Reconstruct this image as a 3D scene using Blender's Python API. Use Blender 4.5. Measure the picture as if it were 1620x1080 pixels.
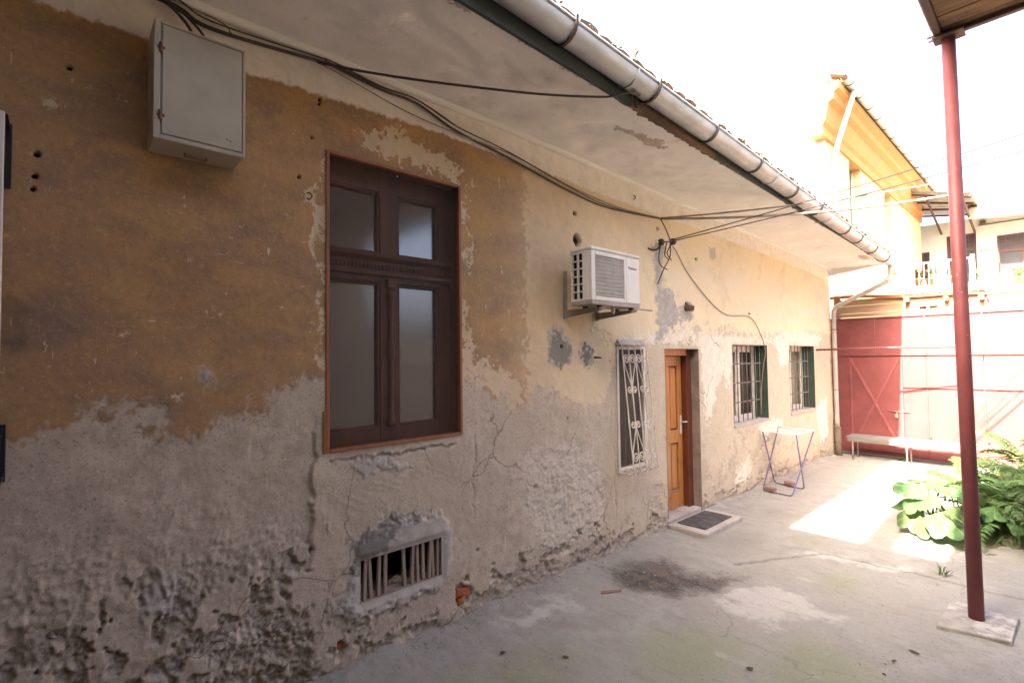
import bpy, math, random
import numpy as np
from mathutils import Vector, Matrix

for o in list(bpy.data.objects):
    bpy.data.objects.remove(o, do_unlink=True)
scn = bpy.context.scene
COL = scn.collection
R = math.radians

# ------------------------------------------------------------------ camera
cam_d = bpy.data.cameras.new('camera')
cam = bpy.data.objects.new('camera', cam_d)
COL.objects.link(cam)
CAM = Vector((2.933, 0.0, 1.85))
yaw, pitch, roll = -0.83349, 0.032812, -0.0121628
Fw = Vector((math.sin(yaw)*math.cos(pitch), math.cos(yaw)*math.cos(pitch), math.sin(pitch)))
Rt = Vector((math.cos(yaw), -math.sin(yaw), 0))
Up = Rt.cross(Fw)
Rt2 = math.cos(roll)*Rt + math.sin(roll)*Up
Up2 = -math.sin(roll)*Rt + math.cos(roll)*Up
m = Matrix.Identity(4)
for i in range(3):
    m[i][0] = Rt2[i]; m[i][1] = Up2[i]; m[i][2] = -Fw[i]; m[i][3] = CAM[i]
cam.matrix_world = m
cam_d.sensor_width = 36.0
cam_d.lens = 36.0*795.43/1620.0
cam_d.clip_start = 0.02
cam_d.clip_end = 2000
scn.camera = cam

# ------------------------------------------------------------------ sky, sun, exposure
SUN_EL = R(40.0)
SUN_SX = 0.03
world = bpy.data.worlds.new('World')
scn.world = world
world.use_nodes = True
wn = world.node_tree
bgn = wn.nodes['Background']
sky = wn.nodes.new('ShaderNodeTexSky')
sky.sky_type = 'NISHITA'
sky.sun_disc = False
sky.sun_elevation = SUN_EL
sky.sun_rotation = R(180.0)
sky.air_density = 0.6
sky.dust_density = 10.0
sky.ozone_density = 0.0
wn.links.new(sky.outputs[0], bgn.inputs[0])
bgn.inputs[1].default_value = 0.15

sun_d = bpy.data.lights.new('sun', 'SUN')
sun_d.energy = 5.0
sun_d.angle = R(0.55)
sun_d.color = (1.0, 0.93, 0.82)
sun = bpy.data.objects.new('sun', sun_d)
COL.objects.link(sun)
sdir = Vector((-SUN_SX, math.cos(SUN_EL), -math.sin(SUN_EL))).normalized()
sun.rotation_euler = sdir.to_track_quat('-Z', 'Y').to_euler()
sun.location = (2, -8, 12)

scn.view_settings.view_transform = 'Standard'
scn.view_settings.look = 'None'
scn.view_settings.gamma = 1.0
scn.view_settings.use_white_balance = True      # camera balanced for open shade
scn.view_settings.white_balance_temperature = 6650
scn.view_settings.white_balance_tint = 10
scn.view_settings.use_curve_mapping = False
scn.view_settings.exposure = 3.5
scn.render.engine = 'CYCLES'
scn.cycles.max_bounces = 6
scn.cycles.diffuse_bounces = 4
scn.cycles.transparent_max_bounces = 12

rnd = random.Random(7)

# ------------------------------------------------------------------ material helpers
class NT:
    def __init__(self, name):
        self.mat = bpy.data.materials.new(name)
        self.mat.use_nodes = True
        self.t = self.mat.node_tree
        self.b = self.t.nodes['Principled BSDF']
        self.tc = self.t.nodes.new('ShaderNodeTexCoord')
        self.vec = self.tc.outputs['Object']
    def n(self, k): return self.t.nodes.new(k)
    def link(self, a, b): self.t.links.new(a, b)
    def put(self, sock, v):
        if hasattr(v, 'is_output'): self.link(v, sock)
        elif isinstance(v, (tuple, list)) and len(v) == 3 and sock.type == 'RGBA': sock.default_value = (*v, 1)
        else: sock.default_value = v
    def mapping(self, scale=(1, 1, 1), rot=(0, 0, 0), vec=None):
        q = self.n('ShaderNodeMapping'); self.link(vec or self.vec, q.inputs[0])
        q.inputs['Scale'].default_value = scale; q.inputs['Rotation'].default_value = rot
        return q.outputs[0]
    def noise(self, scale, detail=4, rough=0.55, dist=0.0, vec=None):
        q = self.n('ShaderNodeTexNoise'); self.link(vec or self.vec, q.inputs['Vector'])
        q.inputs['Scale'].default_value = scale; q.inputs['Detail'].default_value = detail
        q.inputs['Roughness'].default_value = rough; q.inputs['Distortion'].default_value = dist
        return q.outputs['Fac']
    def voro(self, scale, feature='F1', vec=None, out='Distance'):
        q = self.n('ShaderNodeTexVoronoi'); q.feature = feature
        self.link(vec or self.vec, q.inputs['Vector']); q.inputs['Scale'].default_value = scale
        return q.outputs[out]
    def math(self, op, a, b=0.0, c=None):
        q = self.n('ShaderNodeMath'); q.operation = op
        self.put(q.inputs[0], a); self.put(q.inputs[1], b)
        if c is not None: self.put(q.inputs[2], c)
        return q.outputs[0]
    def rng(self, v, a, b, lo=0.0, hi=1.0, smooth=True):
        q = self.n('ShaderNodeMapRange')
        q.interpolation_type = 'SMOOTHSTEP' if smooth else 'LINEAR'
        self.put(q.inputs[0], v); self.put(q.inputs[1], a); self.put(q.inputs[2], b)
        self.put(q.inputs[3], lo); self.put(q.inputs[4], hi)
        return q.outputs[0]
    def mix(self, f, a, b, mode='MIX'):
        q = self.n('ShaderNodeMix'); q.data_type = 'RGBA'; q.blend_type = mode
        self.put(q.inputs[0], f); self.put(q.inputs[6], a); self.put(q.inputs[7], b)
        return q.outputs[2]
    def attr(self, name):
        q = self.n('ShaderNodeAttribute'); q.attribute_name = name
        return q.outputs['Fac']
    def sep(self, vec=None):
        q = self.n('ShaderNodeSeparateXYZ'); self.link(vec or self.vec, q.inputs[0])
        return q.outputs
    def bump(self, h, strength=0.3, dist=0.01):
        q = self.n('ShaderNodeBump'); self.link(h, q.inputs['Height'])
        self.put(q.inputs['Strength'], strength); q.inputs['Distance'].default_value = dist
        self.link(q.outputs[0], self.b.inputs['Normal'])
    def col(self, c): self.put(self.b.inputs['Base Color'], c)
    def set(self, rough=None, metal=None, spec=None):
        if rough is not None: self.put(self.b.inputs['Roughness'], rough)
        if metal is not None: self.put(self.b.inputs['Metallic'], metal)
        if spec is not None: self.put(self.b.inputs['Specular IOR Level'], spec)

def mat_basic(name, c1, c2=None, scale=8, rough=0.7, metal=0.0, bump=0.15, bscale=60, spec=0.4, c3=None, s3=2.0, f3=(0.55, 0.75), stretch=(1, 1, 1), bd=0.004):
    k = NT(name)
    v = k.mapping(stretch)
    if c2 is None: c2 = tuple(x*0.75 for x in c1)
    c = k.mix(k.rng(k.noise(scale, 6, 0.6, vec=v), 0.3, 0.7), c1, c2)
    if c3 is not None:
        c = k.mix(k.rng(k.noise(s3, 8, 0.65, vec=v), f3[0], f3[1]), c, c3)
    k.col(c); k.set(rough, metal, spec)
    if bump: k.bump(k.noise(bscale, 5, 0.6, vec=v), bump, bd)
    return k.mat

M = {}
# --- plaster wall (masks come from where the coats of paint, plaster and cement really are)
def make_wall_mat():
    k = NT('weathered_plaster')
    fine = k.noise(34, 5, 0.74); mid = k.noise(8, 6, 0.68); big = k.noise(1.6, 5, 0.55)
    grit = k.noise(150, 3, 0.75)
    jig = k.math('ADD', k.math('MULTIPLY', k.math('SUBTRACT', fine, 0.5), 0.19), k.math('MULTIPLY', k.math('SUBTRACT', mid, 0.5), 0.16))
    def layer(name, w=0.008, amt=1.0):
        a = k.math('ADD', k.attr(name), k.math('MULTIPLY', jig, amt))
        return k.rng(a, -w, w)
    yy = k.attr('pale')
    speck = k.noise(210, 3, 0.8)
    base = k.mix(k.rng(mid, 0.35, 0.65), (0.41, 0.335, 0.25), (0.53, 0.45, 0.35))
    base = k.mix(k.rng(big, 0.42, 0.62), base, (0.46, 0.38, 0.29))
    base = k.mix(k.math('MULTIPLY', k.rng(yy, 0.55, 1.0), 0.6), base, k.mix(k.rng(mid, 0.4, 0.62), (0.62, 0.525, 0.39), (0.54, 0.43, 0.29)))
    base = k.mix(k.rng(fine, 0.56, 0.74, 0, 0.5), base, (0.29, 0.235, 0.18))
    base = k.mix(k.rng(k.noise(70, 2, 0.75), 0.56, 0.68, 0, 0.65), base, (0.22, 0.175, 0.13))
    base = k.mix(k.rng(k.noise(55, 2, 0.75), 0.6, 0.7, 0, 0.5), base, (0.62, 0.55, 0.46))
    # crumbling old render
    roughcol = k.mix(k.rng(fine, 0.35, 0.62), (0.31, 0.255, 0.195), (0.45, 0.38, 0.30))
    roughcol = k.mix(k.rng(k.noise(26, 4, 0.78), 0.55, 0.68, 0, 0.45), roughcol, (0.20, 0.16, 0.122))
    roughcol = k.mix(k.rng(k.noise(75, 2, 0.75), 0.56, 0.7, 0, 0.6), roughcol, (0.52, 0.455, 0.38))
    rz = k.rng(k.math('ADD', k.attr('rough'), jig), 0.25, 0.75)
    c = k.mix(rz, base, roughcol)
    c = k.mix(k.math('MULTIPLY', k.rng(k.math('ADD', k.attr('lime'), k.math('MULTIPLY', jig, 2.0)), -0.02, 0.10), 0.55), c, (0.58, 0.51, 0.42))
    # white lime plaster
    wcol = k.mix(k.rng(mid, 0.3, 0.7), (0.74, 0.67, 0.55), (0.62, 0.54, 0.42))
    c = k.mix(layer('white', 0.02), c, wcol)
    # ochre paint
    vs = k.mapping((1, 0.5, 1.35), (0.12, 0, 0))
    blot = k.noise(2.6, 6, 0.62, 0.5, vec=vs)
    oc = k.mix(k.rng(blot, 0.36, 0.66), (0.42, 0.25, 0.108), (0.32, 0.20, 0.112))
    oc = k.mix(k.rng(k.noise(3.7, 7, 0.66, 0.3, vec=k.mapping((1, 0.75, 1.2), (0.4, 0, 0))), 0.44, 0.70, 0, 0.85), oc, (0.225, 0.155, 0.11))
    oc = k.mix(k.rng(fine, 0.5, 0.7, 0, 0.45), oc, (0.52, 0.33, 0.16))
    oc = k.mix(k.rng(k.noise(60, 3, 0.75), 0.52, 0.68, 0, 0.45), oc, (0.22, 0.14, 0.085))
    pale = k.mix(k.rng(blot, 0.4, 0.62), (0.73, 0.59, 0.385), (0.72, 0.60, 0.43))
    pale = k.mix(k.rng(k.noise(1.7, 7, 0.68, 0.4), 0.5, 0.68, 0, 0.55), pale, (0.50, 0.405, 0.28))
    pale = k.mix(k.rng(mid, 0.45, 0.7, 0, 0.5), pale, (0.74, 0.62, 0.44))
    mid_y = k.mix(k.rng(mid, 0.35, 0.65), (0.60, 0.46, 0.285), (0.52, 0.405, 0.265))
    oc = k.mix(k.rng(yy, 0.0, 0.5), oc, mid_y)
    oc = k.mix(k.rng(yy, 0.5, 1.0), oc, pale)
    c = k.mix(layer('ochre', 0.035, 1.25), c, oc)
    # scratches and chips through the paint
    chips = k.math('MULTIPLY', k.rng(k.noise(26, 4, 0.72, 0.6, vec=k.mapping((1, 0.8, 0.45), (0.5, 0, 0))), 0.655, 0.69), k.rng(k.noise(2.2, 3), 0.4, 0.6))
    c = k.mix(k.math('MULTIPLY', chips, 0.75), c, (0.56, 0.46, 0.34))
    flm = k.rng(k.noise(1.9, 4, 0.6), 0.47, 0.62, 0.04, 1)
    for (sc, st_, ro, th) in ((34, (1, 1.0, 0.22), 0.55, 0.685), (48, (1, 0.3, 1.0), -0.3, 0.69), (90, (1, 1, 1), 0, 0.685), (26, (1, 1.0, 0.16), -0.5, 0.695)):
        fl = k.rng(k.noise(sc, 3, 0.6, 0.3, vec=k.mapping(st_, (ro, 0, 0))), th, th+0.02)
        c = k.mix(k.math('MULTIPLY', k.math('MULTIPLY', fl, flm), 0.75), c, (0.64, 0.54, 0.42))
    c = k.mix(k.rng(speck, 0.62, 0.75, 0, 0.35), c, (0.24, 0.17, 0.11))
    c = k.mix(layer('loss', 0.006, 1.1), c, k.mix(k.rng(mid, 0.4, 0.6), (0.56, 0.43, 0.31), (0.52, 0.41, 0.26)))
    # white lime band under the eaves
    bcol = k.mix(k.rng(mid, 0.35, 0.7), (0.76, 0.70, 0.63), (0.66, 0.59, 0.51))
    bcol = k.mix(k.rng(k.noise(5, 8, 0.7), 0.58, 0.72, 0, 0.6), bcol, (0.40, 0.34, 0.28))
    c = k.mix(layer('band', 0.012, 0.18), c, bcol)
    # cement repairs
    ce = k.mix(k.rng(mid, 0.38, 0.62), (0.37, 0.335, 0.285), (0.46, 0.42, 0.365))
    ce = k.mix(k.rng(fine, 0.55, 0.75, 0, 0.5), ce, (0.26, 0.23, 0.195))
    c = k.mix(layer('cement', 0.03), c, ce)
    c = k.mix(k.math('MULTIPLY', layer('wet', 0.02), 0.8), c, (0.17, 0.155, 0.135))
    # hairline cracks
    wv = k.n('ShaderNodeVectorMath'); wv.operation = 'MULTIPLY_ADD'
    nv = k.n('ShaderNodeTexNoise'); k.link(k.vec, nv.inputs['Vector']); nv.inputs['Scale'].default_value = 5.0; nv.inputs['Detail'].default_value = 4
    k.link(nv.outputs['Color'], wv.inputs[0]); wv.inputs[1].default_value = (0.22, 0.22, 0.22); k.link(k.vec, wv.inputs[2])
    ed = k.voro(1.5, 'DISTANCE_TO_EDGE', wv.outputs[0])
    crk = k.math('MULTIPLY', k.rng(ed, 0.009, 0.003), k.rng(k.noise(1.3, 1), 0.52, 0.62))
    crk = k.math('MULTIPLY', crk, k.rng(k.attr('ochre'), -0.03, 0.03, 1, 0.12))
    c = k.mix(k.math('MULTIPLY', crk, 0.6), c, (0.12, 0.095, 0.07))
    # soot and mould, plus shade painted inside the holes
    c = k.mix(k.math('MULTIPLY', k.rng(k.math('ADD', k.attr('dirt_shade'), jig), 0.25, 0.8), 1.0), c, (0.035, 0.028, 0.021))
    # small dark pits
    pits = k.math('MULTIPLY', k.rng(k.voro(22), 0.06, 0.03), k.rng(k.noise(1.7, 3), 0.5, 0.62))
    c = k.mix(k.math('MULTIPLY', pits, 0.7), c, (0.09, 0.07, 0.055))
    c = k.mix(k.rng(grit, 0.6, 0.8, 0, 0.25), c, (0.18, 0.14, 0.1))
    k.col(c); k.set(0.93, 0, 0.15)
    h = k.math('ADD', fine, k.math('MULTIPLY', grit, 0.6))
    k.bump(h, k.rng(k.attr('rough'), 0, 1, 0.25, 0.9), 0.006)
    return k.mat
M['wall'] = make_wall_mat()

def make_concrete():
    k = NT('courtyard_concrete')
    fine = k.noise(30, 5, 0.72); mid = k.noise(5, 6, 0.64); big = k.noise(0.9, 5, 0.55); grit = k.noise(150, 3, 0.7)
    jig = k.math('ADD', k.math('MULTIPLY', k.math('SUBTRACT', fine, 0.5), 0.2), k.math('MULTIPLY', k.math('SUBTRACT', mid, 0.5), 0.45))
    c = k.mix(k.rng(mid, 0.35, 0.65), (0.265, 0.245, 0.215), (0.33, 0.31, 0.275))
    c = k.mix(k.rng(big, 0.42, 0.62), c, (0.30, 0.28, 0.245))
    c = k.mix(k.rng(fine, 0.55, 0.78, 0, 0.5), c, (0.19, 0.172, 0.148))
    c = k.mix(k.math('MULTIPLY', k.rng(k.math('ADD', k.attr('algae'), jig), -0.08, 0.25), 0.6), c, (0.235, 0.25, 0.135))
    c = k.mix(k.math('MULTIPLY', k.rng(k.math('ADD', k.attr('light'), jig), -0.05, 0.08), 0.8), c, (0.46, 0.43, 0.39))
    c = k.mix(k.math('MULTIPLY', k.rng(k.math('ADD', k.attr('stain'), jig), -0.10, 0.12), 0.93), c, k.mix(k.rng(mid, 0.42, 0.6), (0.05, 0.045, 0.04), (0.12, 0.095, 0.07)))
    c = k.mix(k.math('MULTIPLY', k.rng(k.math('ADD', k.attr('damp'), jig), -0.1, 0.3), 0.5), c, (0.17, 0.155, 0.14))
    c = k.mix(k.rng(k.attr('crack'), 0.1, 0.9, 0, 0.55), c, (0.13, 0.115, 0.1))
    vs = k.mapping((1, 3, 1), (0, 0, 0.5))
    streak = k.noise(4, 8, 0.7, 0.5, vec=vs)
    c = k.mix(k.rng(streak, 0.54, 0.68, 0, 0.5), c, (0.20, 0.182, 0.155))
    c = k.mix(k.rng(k.noise(3.3, 8, 0.7, 0.5, vec=vs), 0.58, 0.7, 0, 0.5), c, (0.42, 0.395, 0.355))
    wv = k.n('ShaderNodeVectorMath'); wv.operation = 'MULTIPLY_ADD'
    nv = k.n('ShaderNodeTexNoise'); k.link(k.vec, nv.inputs['Vector']); nv.inputs['Scale'].default_value = 4.0; nv.inputs['Detail'].default_value = 4
    k.link(nv.outputs['Color'], wv.inputs[0]); wv.inputs[1].default_value = (0.3, 0.3, 0.3); k.link(k.vec, wv.inputs[2])
    ed = k.voro(0.8, 'DISTANCE_TO_EDGE', wv.outputs[0])
    crk = k.math('MULTIPLY', k.rng(ed, 0.007, 0.002), k.rng(k.noise(0.9, 1), 0.50, 0.60))
    c = k.mix(k.math('MULTIPLY', crk, 0.32), c, (0.12, 0.11, 0.09))
    c = k.mix(k.rng(k.noise(85, 2, 0.75), 0.58, 0.68, 0, 0.5), c, (0.40, 0.375, 0.34))
    c = k.mix(k.rng(k.noise(60, 2, 0.75), 0.60, 0.70, 0, 0.55), c, (0.14, 0.125, 0.108))
    c = k.mix(k.rng(k.voro(9), 0.045, 0.025, 0, 0.6), c, (0.12, 0.1, 0.08))
    c = k.mix(k.rng(grit, 0.6, 0.8, 0, 0.3), c, (0.22, 0.2, 0.18))
    k.col(c); k.set(0.9, 0, 0.2)
    k.bump(k.math('ADD', fine, k.math('MULTIPLY', grit, 0.4)), 0.35, 0.01)
    return k.mat
M['concrete'] = make_concrete()

def make_soffit():
    k = NT('soffit_plaster')
    fine = k.noise(42, 4, 0.65); mid = k.noise(2.2, 6, 0.6)
    c = k.mix(k.rng(mid, 0.3, 0.7), (0.81, 0.79, 0.765), (0.74, 0.715, 0.685))
    c = k.mix(k.rng(k.noise(1.6, 7, 0.65), 0.55, 0.72), c, (0.62, 0.57, 0.51))
    c = k.mix(k.rng(k.noise(9, 6, 0.7), 0.6, 0.72, 0, 0.5), c, (0.52, 0.46, 0.40))
    pl = k.rng(k.math('ADD', k.attr('peel'), k.math('MULTIPLY', k.math('SUBTRACT', k.noise(16, 6, 0.7), 0.5), 0.22)), -0.01, 0.012)
    c = k.mix(k.math('MULTIPLY', pl, 0.7), c, k.mix(k.rng(fine, 0.4, 0.6), (0.42, 0.34, 0.26), (0.24, 0.18, 0.13)))
    k.col(c); k.set(0.95, 0, 0.2); k.bump(k.math('SUBTRACT', fine, pl), 0.35, 0.006)
    return k.mat
M['soffit'] = make_soffit()
M['limewash'] = mat_basic('limewash', (0.78, 0.75, 0.72), (0.70, 0.67, 0.63), 3, 0.95, bump=0.3, bscale=42, bd=0.006)
M['reveal'] = mat_basic('reveal_plaster', (0.42, 0.36, 0.28), (0.30, 0.25, 0.2), 7, 0.95, bump=0.5, bscale=40, bd=0.01)
M['reveal_door'] = mat_basic('reveal_cement', (0.30, 0.235, 0.19), (0.2, 0.155, 0.13), 7, 0.95, bump=0.6, bscale=35, bd=0.012)
M['reveal_green'] = mat_basic('green_reveal_paint', (0.045, 0.075, 0.05), (0.03, 0.05, 0.035), 6, 0.75, c3=(0.10, 0.10, 0.075), s3=6, f3=(0.6, 0.72))
M['fascia'] = mat_basic('fascia_paint', (0.035, 0.055, 0.055), (0.05, 0.06, 0.055), 5, 0.75, c3=(0.13, 0.085, 0.06), s3=3.0, f3=(0.5, 0.66), stretch=(1, .25, 1))
M['rotten'] = mat_basic('rotten_wood', (0.20, 0.12, 0.07), (0.09, 0.06, 0.045), 14, 0.9, bump=0.5, stretch=(1, .2, 1))
def make_zinc(name='galvanised_zinc', a=(0.50, 0.51, 0.52), b=(0.39, 0.395, 0.40)):
    k = NT(name)
    c = k.mix(k.rng(k.noise(7, 6, 0.65, vec=k.mapping((1, .3, 1))), 0.35, 0.65), a, b)
    c = k.mix(k.rng(k.noise(2.0, 8, 0.7, vec=k.mapping((1, .5, 2))), 0.58, 0.72, 0, 0.5), c, (0.31, 0.27, 0.23))
    k.col(c); k.set(k.rng(k.noise(12, 4), 0.3, 0.7, 0.42, 0.62), 0.4, 0.5)
    k.bump(k.noise(5, 3), 0.15, 0.02)
    return k.mat
M['zinc'] = make_zinc()
M['pipe'] = mat_basic('pipe_paint', (0.42, 0.39, 0.33), (0.33, 0.30, 0.26), 6, 0.5, bump=0.05, c3=(0.25, 0.19, 0.14), s3=4, f3=(0.6, 0.75))
M['ceramic'] = mat_basic('dark_iron_pipe', (0.12, 0.09, 0.075), (0.2, 0.15, 0.11), 9, 0.7)
M['iron'] = mat_basic('dark_iron', (0.055, 0.048, 0.042), (0.09, 0.065, 0.05), 20, 0.6, metal=0.3)
M['tile'] = mat_basic('roof_tile_clay', (0.20, 0.115, 0.075), (0.11, 0.075, 0.058), 6, 0.95, bump=0.4, bscale=50, c3=(0.08, 0.075, 0.05), s3=5, f3=(0.5, 0.65))
M['moss'] = mat_basic('dry_moss', (0.10, 0.085, 0.04), (0.06, 0.05, 0.03), 30, 1.0, bump=0.6)
M['trim'] = mat_basic('varnished_trim', (0.30, 0.115, 0.04), (0.21, 0.075, 0.03), 18, 0.5, bump=0.15, stretch=(1, 1, .12))
M['winwood'] = mat_basic('dark_red_wood', (0.15, 0.052, 0.022), (0.095, 0.034, 0.017), 10, 0.45, bump=0.15, stretch=(1, 1, .15))
def make_frost():
    k = NT('frosted_glass')
    k.col(k.mix(k.rng(k.noise(3, 4), 0.35, 0.65), (0.115, 0.105, 0.09), (0.09, 0.085, 0.075)))
    k.set(0.12, 0, 0.8); k.b.inputs['IOR'].default_value = 2.4
    k.bump(k.noise(90, 3), 0.06, 0.004)
    return k.mat
M['frost'] = make_frost()
def make_screen(nm='insect_screen', fac=0.32, c=(0.06, 0.042, 0.034)):
    k = NT(nm)
    k.col(c); k.set(0.8)
    tr = k.n('ShaderNodeBsdfTransparent'); mx = k.n('ShaderNodeMixShader')
    mx.inputs[0].default_value = fac
    out = k.t.nodes['Material Output']
    k.link(tr.outputs[0], mx.inputs[1]); k.link(k.b.outputs[0], mx.inputs[2]); k.link(mx.outputs[0], out.inputs[0])
    return k.mat
M['screen'] = make_screen()
M['screen2'] = make_screen('brown_insect_screen', 0.72, (0.075, 0.05, 0.036))
def make_glass():
    k = NT('window_glass')
    gl = k.n('ShaderNodeBsdfGlossy'); gl.inputs['Roughness'].default_value = 0.03
    gl.inputs['Color'].default_value = (0.9, 0.92, 0.92, 1)
    tr = k.n('ShaderNodeBsdfTransparent'); tr.inputs[0].default_value = (0.82, 0.84, 0.82, 1)
    lw = k.n('ShaderNodeLayerWeight'); lw.inputs[0].default_value = 0.5
    fr = k.math('ADD', 0.045, k.math('MULTIPLY', 0.9, k.math('POWER', lw.outputs['Facing'], 5.0)))
    mx = k.n('ShaderNodeMixShader'); out = k.t.nodes['Material Output']
    k.link(fr, mx.inputs[0]); k.link(tr.outputs[0], mx.inputs[1]); k.link(gl.outputs[0], mx.inputs[2])
    k.link(mx.outputs[0], out.inputs[0])
    return k.mat
M['glass'] = make_glass()
M['room'] = mat_basic('dark_room', (0.05, 0.042, 0.035), rough=0.95, bump=0)
M['curtain'] = mat_basic('beige_curtain', (0.74, 0.63, 0.47), (0.66, 0.55, 0.40), 12, 0.95, bump=0.1)
M['curtain2'] = mat_basic('brown_blind', (0.22, 0.15, 0.12), (0.18, 0.12, 0.095), 12, 0.9, bump=0.1)
M['whitewood'] = mat_basic('old_white_paint', (0.66, 0.61, 0.53), (0.54, 0.49, 0.42), 9, 0.6, c3=(0.36, 0.29, 0.22), s3=6, f3=(0.6, 0.72))
M['grille'] = mat_basic('cream_grille_paint', (0.66, 0.60, 0.51), (0.55, 0.48, 0.40), 15, 0.55, c3=(0.22, 0.14, 0.09), s3=9, f3=(0.6, 0.7))
M['bar'] = mat_basic('window_bar_iron', (0.20, 0.165, 0.14), (0.14, 0.10, 0.08), 15, 0.6)
def make_pine(name, a, b, c):
    k = NT(name)
    v = k.mapping((1.0, 6.0, 0.5))
    w = k.noise(5, 6, 0.6, 1.2, vec=v)
    col = k.mix(k.rng(w, 0.35, 0.65), a, b)
    col = k.mix(k.rng(k.noise(2.2, 5, 0.6, 0.8), 0.6, 0.72, 0, 0.8), col, c)
    k.col(col); k.set(0.38, 0, 0.5); k.bump(w, 0.08, 0.003)
    return k.mat
M['pine'] = make_pine('varnished_pine', (0.47, 0.19, 0.045), (0.35, 0.125, 0.032), (0.20, 0.055, 0.02))
M['doorframe'] = make_pine('varnished_frame', (0.15, 0.038, 0.018), (0.11, 0.03, 0.015), (0.08, 0.022, 0.012))
M['steelwhite'] = mat_basic('white_enamel', (0.60, 0.57, 0.525), (0.53, 0.50, 0.455), 4, 0.45, bump=0.02, c3=(0.5, 0.45, 0.38), s3=3, f3=(0.6, 0.8))
M['acgrey'] = mat_basic('grey_grille', (0.46, 0.43, 0.38), (0.40, 0.37, 0.33), 8, 0.5, bump=0)
M['black'] = mat_basic('black_void', (0.012, 0.012, 0.012), rough=0.7, bump=0)
M['fan'] = mat_basic('dark_fan', (0.06, 0.05, 0.042), (0.045, 0.038, 0.032), 20, 0.8, bump=0)  # black-ish tone stands for the unlit depth behind the grille
M['bracket'] = mat_basic('bracket_paint', (0.32, 0.28, 0.235), (0.22, 0.18, 0.15), 12, 0.6)
M['text'] = mat_basic('grey_print', (0.17, 0.165, 0.16), bump=0)
M['cabinet'] = mat_basic('cabinet_grey_paint', (0.40, 0.36, 0.27), (0.345, 0.31, 0.235), 5, 0.45, bump=0.03, c3=(0.27, 0.235, 0.19), s3=5, f3=(0.58, 0.75))
M['rust'] = mat_basic('rusty_hinge', (0.20, 0.095, 0.05), (0.12, 0.06, 0.04), 25, 0.85)
M['cable'] = mat_basic('cable_sheath', (0.045, 0.036, 0.03), (0.075, 0.06, 0.05), 12, 0.55, bump=0)
M['cabledark'] = mat_basic('black_wire', (0.010, 0.009, 0.009), (0.014, 0.012, 0.012), 12, 0.6, bump=0)
M['cablew'] = mat_basic('pale_cable_sheath', (0.30, 0.25, 0.2), (0.22, 0.18, 0.14), 12, 0.5, bump=0)
M['brick'] = mat_basic('red_brick', (0.46, 0.145, 0.05), (0.34, 0.10, 0.04), 12, 0.95, bump=0.6, bscale=45, c3=(0.22, 0.10, 0.06), s3=9, f3=(0.55, 0.7), bd=0.01)
M['loosebrick'] = mat_basic('dusty_brick', (0.26, 0.145, 0.115), (0.21, 0.12, 0.10), 14, 0.95, bump=0.5)
M['slat'] = mat_basic('vent_wood', (0.34, 0.265, 0.21), (0.24, 0.18, 0.14), 14, 0.85, bump=0.3, stretch=(1, 1, .2), c3=(0.20, 0.10, 0.06), s3=8, f3=(0.6, 0.72))
M['straw'] = mat_basic('pale_straw', (0.50, 0.43, 0.31), bump=0)
M['step'] = mat_basic('step_concrete', (0.46, 0.415, 0.37), (0.35, 0.31, 0.27), 6, 0.92, bump=0.5, bscale=45, c3=(0.24, 0.2, 0.17), s3=4, f3=(0.55, 0.7), bd=0.01)
M['pad'] = mat_basic('pad_concrete', (0.36, 0.335, 0.30), (0.22, 0.20, 0.18), 9, 0.92, bump=0.6, bscale=40, c3=(0.46, 0.43, 0.40), s3=6, f3=(0.5, 0.62), bd=0.01)
def make_mat():
    k = NT('rubber_mat')
    k.col(k.mix(k.rng(k.noise(12, 6), 0.35, 0.7), (0.055, 0.052, 0.052), (0.11, 0.10, 0.097)))
    k.set(0.85); k.bump(k.voro(120), 0.8, 0.006)
    return k.mat
M['mat'] = make_mat()
M['rackwhite'] = mat_basic('white_plastic_wire', (0.74, 0.73, 0.70), bump=0, rough=0.4)
M['rackblue'] = mat_basic('violet_blue_paint', (0.10, 0.088, 0.20), (0.12, 0.10, 0.19), 20, 0.45, bump=0)
def make_redpaint(name, a, b, worn, s3=2.5):
    k = NT(name)
    c = k.mix(k.rng(k.noise(3.5, 6, 0.6), 0.35, 0.65), a, b)
    c = k.mix(k.rng(k.noise(s3, 8, 0.7, 0.4), 0.58, 0.74, 0, 0.6), c, worn)
    c = k.mix(k.rng(k.voro(7), 0.05, 0.03, 0, 0.7), c, (0.35, 0.22, 0.18))
    c = k.mix(k.rng(k.noise(60, 4, 0.7), 0.62, 0.75, 0, 0.4), c, (0.12, 0.04, 0.03))
    k.col(c); k.set(0.55, 0, 0.4); k.bump(k.noise(4, 4), 0.15, 0.02)
    return k.mat
M['red'] = make_redpaint('red_gate_paint', (0.165, 0.040, 0.038), (0.135, 0.032, 0.031), (0.25, 0.095, 0.08))
M['redpost'] = make_redpaint('red_post_paint', (0.215, 0.058, 0.058), (0.165, 0.044, 0.045), (0.30, 0.15, 0.13), 5)
M['plank'] = mat_basic('old_plank', (0.37, 0.25, 0.16), (0.27, 0.17, 0.10), 9, 0.9, bump=0.3, stretch=(.15, 1, 1), c3=(0.33, 0.27, 0.21), s3=5, f3=(0.5, 0.7))
M['beam'] = mat_basic('orange_stained_beam', (0.42, 0.16, 0.06), (0.33, 0.12, 0.045), 9, 0.8, bump=0.3, stretch=(.2, 1, 1))
M['benchwood'] = mat_basic('grey_bench_wood', (0.165, 0.155, 0.14), (0.12, 0.112, 0.10), 12, 0.85, bump=0.3, stretch=(.15, 1, 1))
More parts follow.
